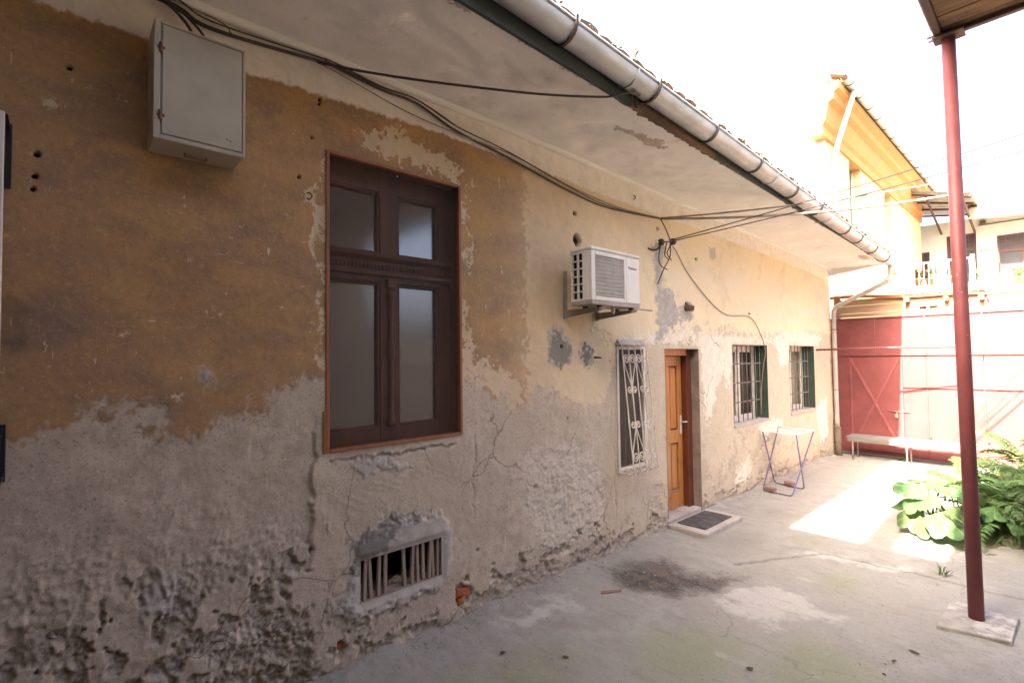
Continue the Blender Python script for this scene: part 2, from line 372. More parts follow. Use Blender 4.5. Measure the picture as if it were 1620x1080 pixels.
M['orange'] = mat_basic('yellow_facade', (0.60, 0.44, 0.26), (0.56, 0.41, 0.24), 1.5, 0.95, bump=0.1)
M['cornice'] = mat_basic('shade_orange_cornice', (0.40, 0.20, 0.075), (0.36, 0.18, 0.07), 3, 0.95, bump=0.1)  # deeper orange of shade put into the colour of cornice and sills
M['whitewall'] = mat_basic('whitewash', (0.50, 0.485, 0.46), (0.43, 0.415, 0.39), 2, 0.95, bump=0.1)
M['paletile'] = mat_basic('pale_roof_tile', (0.40, 0.30, 0.24), (0.30, 0.22, 0.17), 5, 0.95, bump=0.4, stretch=(3, .6, 1))
M['brownwood'] = mat_basic('brown_joinery', (0.07, 0.03, 0.026), (0.055, 0.025, 0.02), 8, 0.7)
M['darkglass'] = mat_basic('dim_glass', (0.035, 0.037, 0.045), (0.03, 0.03, 0.035), 2, 0.4, bump=0, spec=0.15)
M['sheet'] = mat_basic('corrugated_sheet', (0.33, 0.31, 0.285), (0.25, 0.225, 0.20), 5, 0.7, bump=0.05)
M['potclay'] = mat_basic('clay_pot', (0.40, 0.19, 0.10), bump=0)
M['petal'] = mat_basic('pink_petal', (0.55, 0.07, 0.13), (0.6, 0.12, 0.12), 20, 0.8, bump=0)
M['soil'] = mat_basic('garden_soil', (0.20, 0.165, 0.12), (0.13, 0.105, 0.075), 9, 1.0, bump=0.8, bscale=25, c3=(0.13, 0.15, 0.06), s3=4, f3=(0.5, 0.66), bd=0.03)
M['earth'] = mat_basic('earth', (0.22, 0.19, 0.14), (0.17, 0.15, 0.10), 1.2, 1.0, bump=0.5, bscale=12, c3=(0.10, 0.13, 0.05), s3=.6, f3=(0.45, 0.6), bd=0.03)
M['porchwood'] = mat_basic('porch_board', (0.33, 0.205, 0.115), (0.17, 0.105, 0.065), 7, 0.9, bump=0.5, stretch=(.3, 1, 1), c3=(0.10, 0.075, 0.055), s3=5, f3=(0.5, 0.66), bd=0.01)
M['porchiron'] = mat_basic('porch_iron', (0.12, 0.06, 0.055), (0.08, 0.045, 0.04), 12, 0.7)
M['rearwall'] = mat_basic('grey_render', (0.36, 0.31, 0.25), (0.29, 0.25, 0.2), 2, 0.95)
M['boardwhite'] = mat_basic('sign_board_white', (0.62, 0.58, 0.54), (0.57, 0.53, 0.49), 2, 0.5, bump=0.02)
M['blackmetal'] = mat_basic('black_bracket', (0.018, 0.017, 0.017), rough=0.45, bump=0)
M['twig'] = mat_basic('dry_debris', (0.09, 0.065, 0.045), bump=0)

def make_leaf(name, a, b, tr=0.45, veins=False):
    k = NT(name)
    c = k.mix(k.rng(k.noise(5, 4), 0.35, 0.65), a, b)
    if veins:
        xyz = k.sep(); an = k.math('ARCTAN2', xyz[1], k.math('ADD', xyz[0], 0.33))
        vn = k.math('POWER', k.math('ABSOLUTE', k.math('COSINE', k.math('MULTIPLY', an, 5.0))), 60.0)
        c = k.mix(k.math('MULTIPLY', vn, 0.6), c, (0.26, 0.34, 0.14))
        c = k.mix(k.rng(k.noise(9, 6, 0.7), 0.60, 0.72, 0, 0.5), c, (0.20, 0.19, 0.06))
    oi = k.n('ShaderNodeObjectInfo')
    hs = k.n('ShaderNodeHueSaturation'); k.link(c, hs.inputs['Color'])
    k.link(k.rng(oi.outputs['Random'], 0, 1, 0.65, 1.35, False), hs.inputs['Value'])
    k.link(k.rng(oi.outputs['Random'], 0, 1, 0.465, 0.52, False), hs.inputs['Hue'])
    c = hs.outputs[0]
    k.col(c); k.set(0.5, 0, 0.4)
    t = k.n('ShaderNodeBsdfTranslucent'); k.link(c, t.inputs[0])
    mx = k.n('ShaderNodeMixShader'); mx.inputs[0].default_value = tr
    k.link(k.b.outputs[0], mx.inputs[1]); k.link(t.outputs[0], mx.inputs[2])
    k.link(mx.outputs[0], k.t.nodes['Material Output'].inputs[0])
    k.bump(k.noise(40, 3), 0.2, 0.004)
    return k.mat
M['bigleaf'] = make_leaf('broad_leaf', (0.10, 0.19, 0.065), (0.07, 0.14, 0.045), veins=True)
M['fern'] = make_leaf('pinnate_leaf', (0.12, 0.19, 0.06), (0.085, 0.145, 0.045))
M['treeleaf'] = make_leaf('tree_leaf', (0.08, 0.13, 0.04), (0.05, 0.10, 0.03))
M['stem'] = mat_basic('green_stem', (0.13, 0.15, 0.06), (0.10, 0.10, 0.05), bump=0)
M['bark'] = mat_basic('bark', (0.13, 0.10, 0.075), (0.08, 0.065, 0.05), 12, 0.95)

# ------------------------------------------------------------------ mesh helpers
class MB:
    def __init__(self): self.v = []; self.f = []
    def add(self, vs, fs):
        o = len(self.v); self.v += [tuple(p) for p in vs]; self.f += [tuple(i+o for i in q) for q in fs]
        return self
    def box(self, x0, x1, y0, y1, z0, z1, ch=0.0, mat=None):
        if x0 > x1: x0, x1 = x1, x0
        if y0 > y1: y0, y1 = y1, y0
        if z0 > z1: z0, z1 = z1, z0
        if ch <= 0:
            vs = [(x, y, z) for x in (x0, x1) for y in (y0, y1) for z in (z0, z1)]
            fs = [(0, 1, 3, 2), (4, 6, 7, 5), (0, 4, 5, 1), (2, 3, 7, 6), (0, 2, 6, 4), (1, 5, 7, 3)]
        else:
            ch = min(ch, (x1-x0)*.45, (y1-y0)*.45, (z1-z0)*.45)
            vs = []; idx = {}
            lo = (x0, y0, z0); hi = (x1, y1, z1)
            for sx in (0, 1):
                for sy in (0, 1):
                    for sz in (0, 1):
                        s = (sx, sy, sz)
                        for ax in range(3):
                            p = [0, 0, 0]
                            for k in range(3):
                                e = hi[k] if s[k] else lo[k]
                                d = -ch if s[k] else ch
                                p[k] = e if k == ax else e+d
                            idx[(s, ax)] = len(vs); vs.append(tuple(p))
            fs = []
            for ax in range(3):
                b, c = (ax+1) % 3, (ax+2) % 3
                for sa in (0, 1):
                    def s_(u, w):
                        q = [0, 0, 0]; q[ax] = sa; q[b] = u; q[c] = w; return tuple(q)
                    r = [idx[(s_(0, 0), ax)], idx[(s_(1, 0), ax)], idx[(s_(1, 1), ax)], idx[(s_(0, 1), ax)]]
                    fs.append(tuple(r) if sa else tuple(reversed(r)))
            for ax in range(3):   # edges along ax
                b, c = (ax+1) % 3, (ax+2) % 3
                for u in (0, 1):
                    for w in (0, 1):
                        def s_(a):
                            q = [0, 0, 0]; q[ax] = a; q[b] = u; q[c] = w; return tuple(q)
                        r = [idx[(s_(0), b)], idx[(s_(1), b)], idx[(s_(1), c)], idx[(s_(0), c)]]
                        fs.append(tuple(r) if (u ^ w) else tuple(reversed(r)))
            for sx in (0, 1):
                for sy in (0, 1):
                    for sz in (0, 1):
                        s = (sx, sy, sz); r = [idx[(s, 0)], idx[(s, 1)], idx[(s, 2)]]
                        fs.append(tuple(r) if (sx+sy+sz) % 2 else tuple(reversed(r)))
        if mat is not None: vs = [tuple(mat @ Vector(p)) for p in vs]
        return self.add(vs, fs)
    def tube(self, pts, r, n=8, closed=False, caps=True):
        pts = [Vector(p) for p in pts]; N = len(pts)
        rs = r if isinstance(r, (list, tuple)) else [r]*N
        vs = []; fs = []
        prev = None
        for i, p in enumerate(pts):
            if closed: t = pts[(i+1) % N]-pts[i-1]
            else: t = pts[min(i+1, N-1)]-pts[max(i-1, 0)]
            if t.length < 1e-9: t = Vector((0, 0, 1))
            t.normalize()
            if prev is None:
                u = t.orthogonal().normalized()
            else:
                u = prev-t*prev.dot(t)
                u = u.normalized() if u.length > 1e-6 else t.orthogonal().normalized()
            prev = u; w = t.cross(u)
            for k in range(n):
                a = 2*math.pi*k/n
                vs.append(p+(u*math.cos(a)+w*math.sin(a))*rs[i])
        for i in range(N if closed else N-1):
            j = (i+1) % N
            for k in range(n):
                l = (k+1) % n
                fs.append((i*n+k, i*n+l, j*n+l, j*n+k))
        if caps and not closed:
            fs.append(tuple(reversed(range(n)))); fs.append(tuple(range((N-1)*n, N*n)))
        return self.add(vs, fs)
    def lathe(self, prof, origin, n=12, axis='z', half=None):
        vs = []; fs = []; ox, oy, oz = origin
        for (r, h) in prof:
            for k in range(n):
                a = 2*math.pi*k/n
                vs.append((ox+r*math.cos(a), oy+r*math.sin(a), oz+h))
        for i in range(len(prof)-1):
            for k in range(n):
                l = (k+1) % n
                fs.append((i*n+k, i*n+l, (i+1)*n+l, (i+1)*n+k))
        fs.append(tuple(reversed(range(n)))); fs.append(tuple(range((len(prof)-1)*n, len(prof)*n)))
        return self.add(vs, fs)
    def prism(self, poly, ax, a, b):
        """poly: 2-D outline (counter-clockwise seen from +ax) swept along ax from a to b"""
        n = len(poly); vs = []
        for h in (a, b):
            for (p, q) in poly:
                vs.append({'x': (h, p, q), 'y': (p, h, q), 'z': (p, q, h)}[ax])
        fs = [tuple(range(n))[::-1], tuple(range(n, 2*n))]
        for i in range(n):
            j = (i+1) % n
            fs.append((i, j, n+j, n+i))
        return self.add(vs, fs)
    def mesh(self, name, smooth=False):
        me = bpy.data.meshes.new(name); me.from_pydata(self.v, [], self.f); me.validate(); me.update()
        if smooth:
            me.polygons.foreach_set('use_smooth', [True]*len(me.polygons))
        return me
    def build(self, name, mat, parent=None, smooth=False):
        me = self.mesh(name, smooth); me.materials.append(mat)
        return put(name, me, parent)

def put(name, me, parent=None, loc=None, rot=None):
    o = bpy.data.objects.new(name, me); COL.objects.link(o)
    if parent is not None: o.parent = parent
    if loc is not None: o.location = loc
    if rot is not None: o.rotation_euler = rot
    return o
def tag(o, label, cat, group=None, kind=None):
    o['label'] = label
    if cat: o['category'] = cat
    if group: o['group'] = group
    if kind: o['kind'] = kind
    return o
def thing(name, label, cat, loc=(0, 0, 0), group=None):
    o = bpy.data.objects.new(name, None); COL.objects.link(o); o.location = loc
    o.empty_display_size = 0.1
    return tag(o, label, cat, group)
def struct(o):
    o['kind'] = 'structure'; return o
def local(mb, loc):
    mb.v = [(p[0]-loc[0], p[1]-loc[1], p[2]-loc[2]) for p in mb.v]; return mb
def smooth_pts(pts, n=8):
    """Catmull-Rom through the points"""
    P = [Vector(p) for p in pts]; out = []
    for i in range(len(P)-1):
        p0 = P[max(i-1, 0)]; p1 = P[i]; p2 = P[i+1]; p3 = P[min(i+2, len(P)-1)]
        for k in range(n):
            t = k/n
            out.append(0.5*((2*p1)+(-p0+p2)*t+(2*p0-5*p1+4*p2-p3)*t*t+(-p0+3*p1-3*p2+p3)*t**3))
    out.append(P[-1]); return out

# ------------------------------------------------------------------ noise fields (for relief)
def fbm(shape, step, size, seed, beta=1.6):
    """random field, unit variance; step = metres per sample, size = largest feature in metres"""
    g = np.random.default_rng(seed)
    w = g.standard_normal(shape)
    fy = np.fft.fftfreq(shape[0], step)[:, None]; fx = np.fft.fftfreq(shape[1], step)[None, :]
    f = np.sqrt(fx*fx+fy*fy)
    amp = 1.0/(1.0+(f*size)**2)**(beta/2)
    amp[0, 0] = 0
    r = np.fft.ifft2(np.fft.fft2(w)*amp).real
    return r/r.std()
def sstep(a, b, x):
    t = np.clip((x-a)/(b-a), 0, 1); return t*t*(3-2*t)
def poly_sdf(Y, Z, poly, reach=0.4):
    """signed distance, positive inside"""
    P = np.array(poly, float)
    out = np.full(Y.shape, -reach)
    sel = (Y > P[:, 0].min()-reach) & (Y < P[:, 0].max()+reach) & (Z > P[:, 1].min()-reach) & (Z < P[:, 1].max()+reach)
    y = Y[sel]; z = Z[sel]
    d = np.full(y.shape, 1e9); ins = np.zeros(y.shape, bool)
    n = len(P)
    for i in range(n):
        a = P[i]; b = P[(i+1) % n]
        e = b-a; L = e@e
        t = np.clip(((y-a[0])*e[0]+(z-a[1])*e[1])/max(L, 1e-12), 0, 1)
        d = np.minimum(d, np.hypot(y-a[0]-t*e[0], z-a[1]-t*e[1]))
        c = ((a[1] > z) != (b[1] > z))
        xi = (b[0]-a[0])*(z-a[1])/(b[1]-a[1] if abs(b[1]-a[1]) > 1e-12 else 1e-12)+a[0]
        ins ^= c & (y < xi)
    out[sel] = np.clip(np.where(ins, d, -d), -reach, reach)
    return out
def grid_mesh(name, P, nu, nv, keep=None, attrs=None):
    """P: (nu*nv,3) vertex array, index i*nv+j; keep: (nu-1,nv-1) faces"""
    i, j = np.meshgrid(np.arange(nu-1), np.arange(nv-1), indexing='ij')
    q = np.stack([i*nv+j, (i+1)*nv+j, (i+1)*nv+j+1, i*nv+j+1], -1)
    q = q[keep] if keep is not None else q.reshape(-1, 4)
    used = np.zeros(nu*nv, bool); used[q.ravel()] = True
    remap = np.cumsum(used)-1
    q = remap[q]; V = P[used]
    me = bpy.data.meshes.new(name)
    me.vertices.add(len(V)); me.vertices.foreach_set('co', V.astype(np.float32).ravel())
    me.loops.add(q.size); me.loops.foreach_set('vertex_index', q.astype(np.int32).ravel())
    me.polygons.add(len(q)); me.polygons.foreach_set('loop_start', np.arange(0, q.size, 4, dtype=np.int32))
    me.polygons.foreach_set('use_smooth', np.ones(len(q), bool))
    for k, a in (attrs or {}).items():
        at = me.attributes.new(k, 'FLOAT', 'POINT'); at.data.foreach_set('value', a.ravel()[used].astype(np.float32))
    me.update(calc_edges=True); me.validate()
    return me
def snap(arr, vals):
    arr = np.array(arr)
    for v in vals: arr[np.argmin(np.abs(arr-v))] = v
    return arr

# ================================================================== SETTING: ground and pavement
me = MB().add([(-150, -150, -.06), (150, -150, -.06), (150, 150, -.06), (-150, 150, -.06)], [(0, 1, 2, 3)]).mesh('ground')
me.materials.append(M['earth'])
struct(put('ground', me))

xs = np.concatenate([np.arange(-.3, 3.3, .018), np.arange(3.3, 7.0, .1)])
ys = np.concatenate([np.arange(-2.6, 1.2, .06), np.arange(1.2, 6.9, .018), np.arange(6.9, 11.25, .03)])
X, Y = np.meshgrid(xs, ys, indexing='ij')
def samp(F, step, A, B, a0, b0):
    fa = np.clip((A-a0)/step, 0, F.shape[0]-1.001); fb = np.clip((B-b0)/step, 0, F.shape[1]-1.001)
    ia = fa.astype(int); ib = fb.astype(int); u = fa-ia; v = fb-ib
    return (F[ia, ib]*(1-u)*(1-v)+F[ia+1, ib]*u*(1-v)+F[ia, ib+1]*(1-u)*v+F[ia+1, ib+1]*u*v)
F1 = samp(fbm((380, 720), .02, 1.2, 1), .02, X, Y, -.4, -2.8)
F2 = samp(fbm((380, 720), .02, .12, 2, 1.3), .02, X, Y, -.4, -2.8)
stain = poly_sdf(X+.05*F1, Y+.05*F2*.4, [(.05, 3.62), (.5, 3.36), (.84, 3.58), (1.02, 4.30), (.66, 4.02), (.36, 4.15)], .6)
light = poly_sdf(X+.05*F1, Y+.03*F2, [(.98, 3.9), (1.22, 3.62), (1.50, 3.62), (1.68, 4.12), (1.40, 4.30), (1.15, 4.15)], .6)
light = np.maximum(light, poly_sdf(X, Y+.03*F2, [(1.15, 5.1), (2.1, 5.3), (2.1, 5.5), (1.2, 5.35)], .6)-.05)
light = np.maximum(light, poly_sdf(X+.05*F1, Y+.03*F2, [(.1, 2.2), (.5, 2.3), (.5, 3.0), (.25, 3.2), (.05, 2.9)], .6)-.12)
algae = np.full(X.shape, -.6)
for (a, b, r) in ((1.64, 4.75, .34), (1.31, 2.95, .5), (.75, 2.1, .45), (1.9, 3.3, .5), (1.05, 4.35, .22), (.5, 1.75, .3), (1.2, 5.6, .3), (.9, 6.3, .3)):
    algae = np.maximum(algae, r-np.hypot(X-a, (Y-b)*.7)-.15)
damp = np.full(X.shape, -.6)
for (a, b, r) in ((.7, 5.1, .45), (2.4, 5.9, .5), (2.7, 3.4, .6), (.25, 3.9, .35), (.6, 6.3, .4)):
    damp = np.maximum(damp, r-np.hypot(X-a, (Y-b)*.6)-.2)
crack = np.zeros(X.shape)
def seg_d(ax, ay, bx, by, amp=.02):
    ex, ey = bx-ax, by-ay; L = ex*ex+ey*ey
    t = np.clip(((X-ax)*ex+(Y-ay)*ey)/L, 0, 1)
    w = amp*np.sin(t*19+ax*7)+amp*.6*np.sin(t*47+ay*5)
    return np.hypot(X-ax-t*ex+w*abs(ey)/math.sqrt(L), Y-ay-t*ey+w*abs(ex)/math.sqrt(L))
for a in ((.9, 4.5, 1.35, 5.33, .012), (1.32, 5.33, 3.2, 5.45, .004)):
    crack = np.maximum(crack, 1-sstep(.006, .032, seg_d(*a)))
Zg = .006*F1*.5+.0018*F2-.012*crack*sstep(.0, 1, crack)+.005*sstep(-.02, .03, light)-.004*sstep(-.05, .1, stain)
Zg += .02*np.exp(-np.maximum(X, 0)/.12)*(1+.5*F1*.5)+.005*np.exp(-np.maximum(X, 0)/.06)*F1
me = grid_mesh('courtyard_pavement', np.stack([X.ravel(), Y.ravel(), Zg.ravel()], 1), len(xs), len(ys),
               attrs=dict(stain=stain, light=light, algae=algae, damp=damp, crack=crack))
me.materials.append(M['concrete'])
struct(put('courtyard_pavement', me))

# garden bed: irregular mound of soil
bed_out = [(1.80, 6.75), (1.95, 6.55), (2.2, 6.5), (2.5, 6.62), (2.8, 6.55), (3.4, 6.5), (4.5, 6.4), (6.3, 6.5), (6.3, 10.75), (4, 10.8), (2.4, 10.75), (2.1, 9.8), (2.05, 8.6), (1.85, 7.6)]
bx = np.arange(1.6, 6.5, .05); by = np.arange(6.2, 10.95, .05)
BX, BY = np.meshgrid(bx, by, indexing='ij')
bs = poly_sdf(BX, BY, bed_out, .5)+.04*fbm(BX.shape, .05, .4, 5)
BZ = -.03+.085*sstep(-.04, .18, bs)+.012*fbm(BX.shape, .05, .3, 6)
me = grid_mesh('garden_bed', np.stack([BX.ravel(), BY.ravel(), BZ.ravel()], 1), len(bx), len(by))
me.materials.append(M['soil'])
struct(put('garden_bed', me))

# ================================================================== THE HOUSE
house = thing('courtyard_house', 'long low house with peeling ochre plaster wall and overhanging eaves', 'house')
Y0, Y1 = -2.6, 10.67
ZC = ([-3, 2.5, 4.6, 7.6, 10.7], [3.66, 3.68, 3.63, 3.54, 3.44])      # wall / soffit corner height
def zc(y): return np.interp(y, *ZC)
def zfas(y): return 3.765-0.0327*y                                       # lower edge of fascia
def zlip(y): return 3.945-0.049*y                                        # gutter lip
OPEN = dict(win=(1.185, 2.16, 1.315, 3.105), vent=(1.39, 1.982, .37, .625), gw=(4.02, 4.51, .735, 1.955),
            door=(4.9, 5.645, -.02, 1.93), w1=(6.54, 7.675, .935, 1.985), w2=(8.54, 9.705, .93, 1.99))
ys = np.concatenate([np.arange(Y0, -.4, .06), np.arange(-.4, 2.4, .0075), np.arange(2.4, 4.6, .0105), np.arange(4.6, Y1, .021), [Y1]])
zs = np.arange(-.06, 3.80, .0085)
ys = snap(ys, [v for o in OPEN.values() for v in o[:2]]); zs = snap(zs, [v for o in OPEN.values() for v in o[2:] if v > 0])
Yw, Zw = np.meshgrid(ys, zs, indexing='ij')
S = .01
sh = (int((Y1-Y0)/S)+40, 400)
def fld(size, seed, beta=1.6): return samp(fbm(sh, S, size, seed, beta), S, Yw, Zw, Y0-.1, -.1)
nA = fld(1.0, 11, 2.6); nB = fld(.25, 12, 2.3); nC = fld(.07, 13, 2.0); nD = fld(.35, 14, 1.8); nE = fld(.03, 16, 1.0)
wy = Yw+.035*nB; wz = Zw+.035*fld(.25, 15, 1.5)
# ochre paint: lower edge of the coat
OL = [(-2.6, 1.5), (-.163, 1.53), (-.051, 1.543), (.07, 1.591), (.2, 1.659), (.318, 1.627), (.498, 1.481), (.636, 1.498), (.785, 1.583), (.981, 1.692), (1.178, 1.775), (2.196, 1.745), (2.464, 1.66), (2.588, 1.45), (2.863, 1.49), (2.939, 1.619), (3.165, 1.501), (3.496, 1.424), (3.817, 1.431), (3.872, 1.636), (4.031, 1.99), (4.766, 2.12), (5.587, 2.17), (6.412, 2.17), (7.62, 2.13), (8.358, 2.2), (10.7, 2.22)]
zlow = np.interp(wy, [p[0] for p in OL], [p[1] for p in OL])
ochre = np.clip((wz-zlow)*.8, -.4, .4)
band = np.clip(Zw-np.interp(Yw, [-3, .75, 2.0, 2.6, 4.8, 7.6, 10.7], [3.40, 3.41, 3.45, 3.43, 3.37, 3.33, 3.22])+.006*nC, -.3, .3)
def P(poly, warp=1.0): return poly_sdf(Yw+.035*nB*warp, Zw+.03*nC*warp, poly, .4)
loss = P([(1.357, 3.282), (1.62, 3.403), (2.018, 3.321), (2.271, 3.222), (2.211, 3.09), (1.911, 3.136), (1.528, 3.147), (1.378, 3.208)])-.035
loss = np.maximum(loss, P([(1.10, 1.8), (1.18, 1.8), (1.18, 3.1), (1.13, 3.1), (1.07, 2.7), (1.13, 2.3)])-.02)
loss = np.maximum(loss, P([(2.17, 1.7), (2.45, 1.62), (2.62, 1.43), (2.85, 1.50), (2.7, 1.75), (2.3, 1.86), (2.2, 2.3), (2.17, 2.3)])-.02)
loss = np.maximum(loss, P([(2.17, 2.5), (2.24, 2.5), (2.26, 3.0), (2.17, 3.1)])-.02)
for (a, b, r) in ((.24, 1.98, .008), (.44, 1.69, .008), (.17, 2.03, .004), (-.02, 2.98, .006), (.62, 2.1, .004), (3.75, 3.05, .01), (2.6, 2.2, .008)):
    loss = np.maximum(loss, r-np.hypot(Yw-a, Zw-b))
white = P([(4.296, 1.97), (4.769, 2.143), (5.59, 2.183), (5.728, 1.869), (5.951, 1.558), (6.219, 1.867), (6.405, 2.029), (4.825, 1.974)])
for pl in ([(6.32, 2.109), (7.857, 2.095), (8.498, 2.255), (10.163, 2.191), (9.972, 1.986), (8.612, 2.008), (8.45, 1.661), (8.196, 1.714), (7.97, 2.002), (6.586, 1.99), (6.457, 1.376), (6.288, 1.545)],
           [(5.7, 2.15), (6.35, 2.1), (6.3, 1.75), (6.0, 1.3), (5.8, 1.0), (5.68, 1.9)],
           [(3.85, 1.98), (4.0, 2.15), (4.85, 2.25), (4.85, 2.02), (4.0, 1.96)],
           [(3.7, 2.35), (4.5, 2.4), (4.8, 2.15), (4.0, 2.05), (3.6, 2.1)],
           [(7.2, .9), (8.2, .9), (8.2, .75), (7.5, .7)], [(6.6, .35), (7.0, .5), (6.9, .2), (6.5, .15)],
           [(9.75, .9), (10.3, 1.1), (10.3, .4), (9.9, .3)]):
    white = np.maximum(white, P(pl))
vent = P([(1.254, .377), (1.344, .665), (1.36, .774), (1.607, .833), (1.943, .819), (2.058, .734), (2.078, .51), (2.017, .289), (1.695, .267), (1.517, .249), (1.331, .276)], .7)
cement = vent.copy()
for pl in ([(3.083, 2.039), (3.163, 2.122), (3.301, 2.127), (3.373, 2.017), (3.378, 1.85), (3.251, 1.758), (3.109, 1.798)],
           [(3.483, 1.923), (3.554, 1.963), (3.671, 1.923), (3.763, 1.864), (3.686, 1.789), (3.549, 1.751), (3.489, 1.82)],
           [(1.305, 1.246), (1.701, 1.214), (1.724, 1.136), (1.52, 1.128), (1.333, 1.159)],
           [(4.682, 3.051), (4.958, 3.056), (4.90, 2.765), (4.89, 2.009), (4.75, 1.974), (4.75, 2.753)],
           [(4.786, 2.586), (5.071, 2.611), (5.238, 2.373), (5.531, 2.501), (5.597, 2.318), (5.231, 2.229), (4.831, 2.145)],
           [(.315, .711), (.374, .868), (.463, .827), (.438, .699), (.401, .608), (.292, .647)]):
    cement = np.maximum(cement, P(pl)-.005)
cement = np.maximum(cement, .028-np.hypot(Yw-.578, Zw-1.776))
wet = P([(1.30, .575), (1.34, .774), (1.607, .845), (1.96, .835), (1.698, .785), (1.655, .697), (1.508, .638), (1.40, .52)])-.005
wet = np.maximum(wet, P([(3.13, 2.03), (3.25, 2.07), (3.33, 1.98), (3.30, 1.82), (3.2, 1.80), (3.13, 1.88)]))
wet = np.maximum(wet, P([(3.49, 1.90), (3.58, 1.93), (3.68, 1.87), (3.6, 1.78), (3.5, 1.82)]))
# crumbling zones
ridge = [(-3, 1.75), (1.115, 1.74), (1.123, 1.247), (1.095, .644), (.973, .658), (.987, .533), (1.084, .428), (1.095, .286), (1.106, -.2), (-3, -.2)]
left = poly_sdf(Yw+.012*nB+.004*nC, Zw+.012*nB, ridge, .3)
rough = sstep(1.08, .55, Zw+.12*nA+.05*nB)*sstep(-.02, .03, left)
crumb = P([(2.716, 1.082), (3.081, 1.19), (3.667, 1.123), (3.892, .682), (3.734, .15), (3.294, .08), (2.914, .25), (2.676, .695)])
rough = np.maximum(rough, .38*sstep(-.05, .2, crumb)); lime = np.clip(crumb-.03, -.4, .12)
lime = np.maximum(lime, P([(4.1, .5), (4.5, .55), (4.6, .3), (4.2, .2)])-.03)
lime = np.maximum(lime, P([(.55, .55), (.95, .6), (.9, .25), (.5, .2)])-.06)
basez = .12+.06*nB+.10*np.exp(-((Yw-3.6)/.5)**2)+.07*np.exp(-((Yw-2.6)/.5)**2)
rough = np.maximum(rough, .6*sstep(.05, -.08, Zw-basez))
rough = np.maximum(rough, .5*sstep(.3, 1.2, nA+.5*nB)*sstep(1.3, .7, Zw))
rough = np.clip(rough, 0, 1)
skin = fld(.30, 18, 2.0)+.35*nC+.9*sstep(.25, .9, Zw)-.55*sstep(.0, -.6, nA)
skin = sstep(.62, .72, skin)*sstep(.3, .6, rough)*sstep(1.2, 1.1, Yw)     # islands of the old smooth coat
rough = rough*(1-.85*skin)
dirt_shade = .36*sstep(.12, 0, np.hypot((Yw-3.62)*.6, Zw-.14)-.07+.04*nB)+.22*sstep(.06, .0, Zw-.02+.03*nB)
dirt_shade = np.maximum(dirt_shade, .42*sstep(.14, 0, np.hypot(Yw+.15, (Zw-2.0)*.5)-.02+.035*nB+.02*nC))
dirt_shade = np.maximum(dirt_shade, .22*sstep(.4, 1.5, nD)*sstep(.9, .3, Zw))
dirt_shade = np.maximum(dirt_shade, .55*sstep(.03, -.01, np.abs(Zw-1.245+.012*nB)-.006)*((Yw > 1.2) & (Yw < 2.1)))
dirt_shade = np.maximum(dirt_shade, .45*sstep(.03, -.01, np.maximum(np.abs(Yw-6.05)-.09, np.abs(Zw-3.12)-.07)+.012*nC))
dirt_shade = np.maximum(dirt_shade, .42*sstep(.6, 1.8, nD+.4*nC)*sstep(2.5, 3.3, Yw)*sstep(.75, .25, Zw))
pale = np.interp(Yw+.03*nC, [2.0, 2.55, 2.80, 2.86, 3.6, 5.2], [0.0, .12, .25, .55, .72, 1.0])
# relief (metres, outwards)
h = .005*nA+.0012*nB*sstep(1.9, 1.2, Zw)+.0004*nC
h += .004*sstep(-.01, .015, ochre)+.0035*sstep(-.01, .01, band)-.0035*sstep(-.005, .008, loss)
h += .005*sstep(-.01, .015, white)+.008*sstep(-.012, .02, cement)+.012*sstep(-.01, .06, vent)
h -= .020*sstep(-.004, .02, left)*sstep(1.75, 1.2, Zw)
h += rough*(.008*np.clip(nB, -2.0, 1.4)+.004*nC+.006*nE-.008)
h += .010*skin
h -= .03*sstep(.02, -.05, Zw-basez+.03*nC)*(.5+.5*np.clip(nB, -1, 1))
# trowel lines and a long vertical seam
h += .0012*np.sin((Yw*.5+Zw)*120+2*nB)*sstep(-.02, .02, P([(1.2, 1.0), (1.65, 1.13), (1.95, 1.1), (2.1, .98), (1.7, 1.05), (1.3, .93)]))
h -= .008*np.exp(-((Yw-2.27+.012*nB)/.008)**2)*sstep(.65, .8, Zw)*sstep(1.35, 1.2, Zw)
h -= .012*sstep(-.6, .6, nC+nD)*np.exp(-((Zw-1.24+.006*nB+.06*(1.65-Yw)*0)/.008)**2)*((Yw > 1.2) & (Yw < 2.12))
h -= .015*np.exp(-((Yw-3.99+.012*nB)/.012)**2)*sstep(1.5, 1.3, Zw)*sstep(.25, .5, Zw)
h += .003*np.sin((Yw+.25*Zw)*150)*sstep(-.01, .02, P([(.315, .711), (.374, .868), (.463, .827), (.438, .699), (.401, .608), (.292, .647)], .4))
for (a, b, r, d) in ((3.435, 3.139, .022, .06), (3.463, 2.90, .055, .09), (-.071, 2.743, .012, .05), (-.076, 2.646, .012, .05), (-.081, 2.59, .01, .04), (.029, 3.159, .012, .05), (1.096, 3.154, .009, .04), (1.14, 3.396, .009, .04), (1.14, 3.369, .01, .04),
                     (5.63, 2.999, .025, .05), (4.812, 3.228, .02, .05), (3.23, 1.945, .018, .05), (5.4, 2.42, .05, .04), (1.02, 2.9, .009, .04), (.3, 3.3, .008, .03), (2.30, .45, .02, .02), (2.9, .8, .02, .02), (3.3, 1.32, .012, .02)):
    r *= .8
    g = np.exp(-(np.hypot(Yw-a, Zw-b+.2*r*nC)/r)**4)
    h -= d*g; dirt_shade = np.maximum(dirt_shade, 1.4*g*(d > .03))  # mask also paints the shade inside the deeper holes
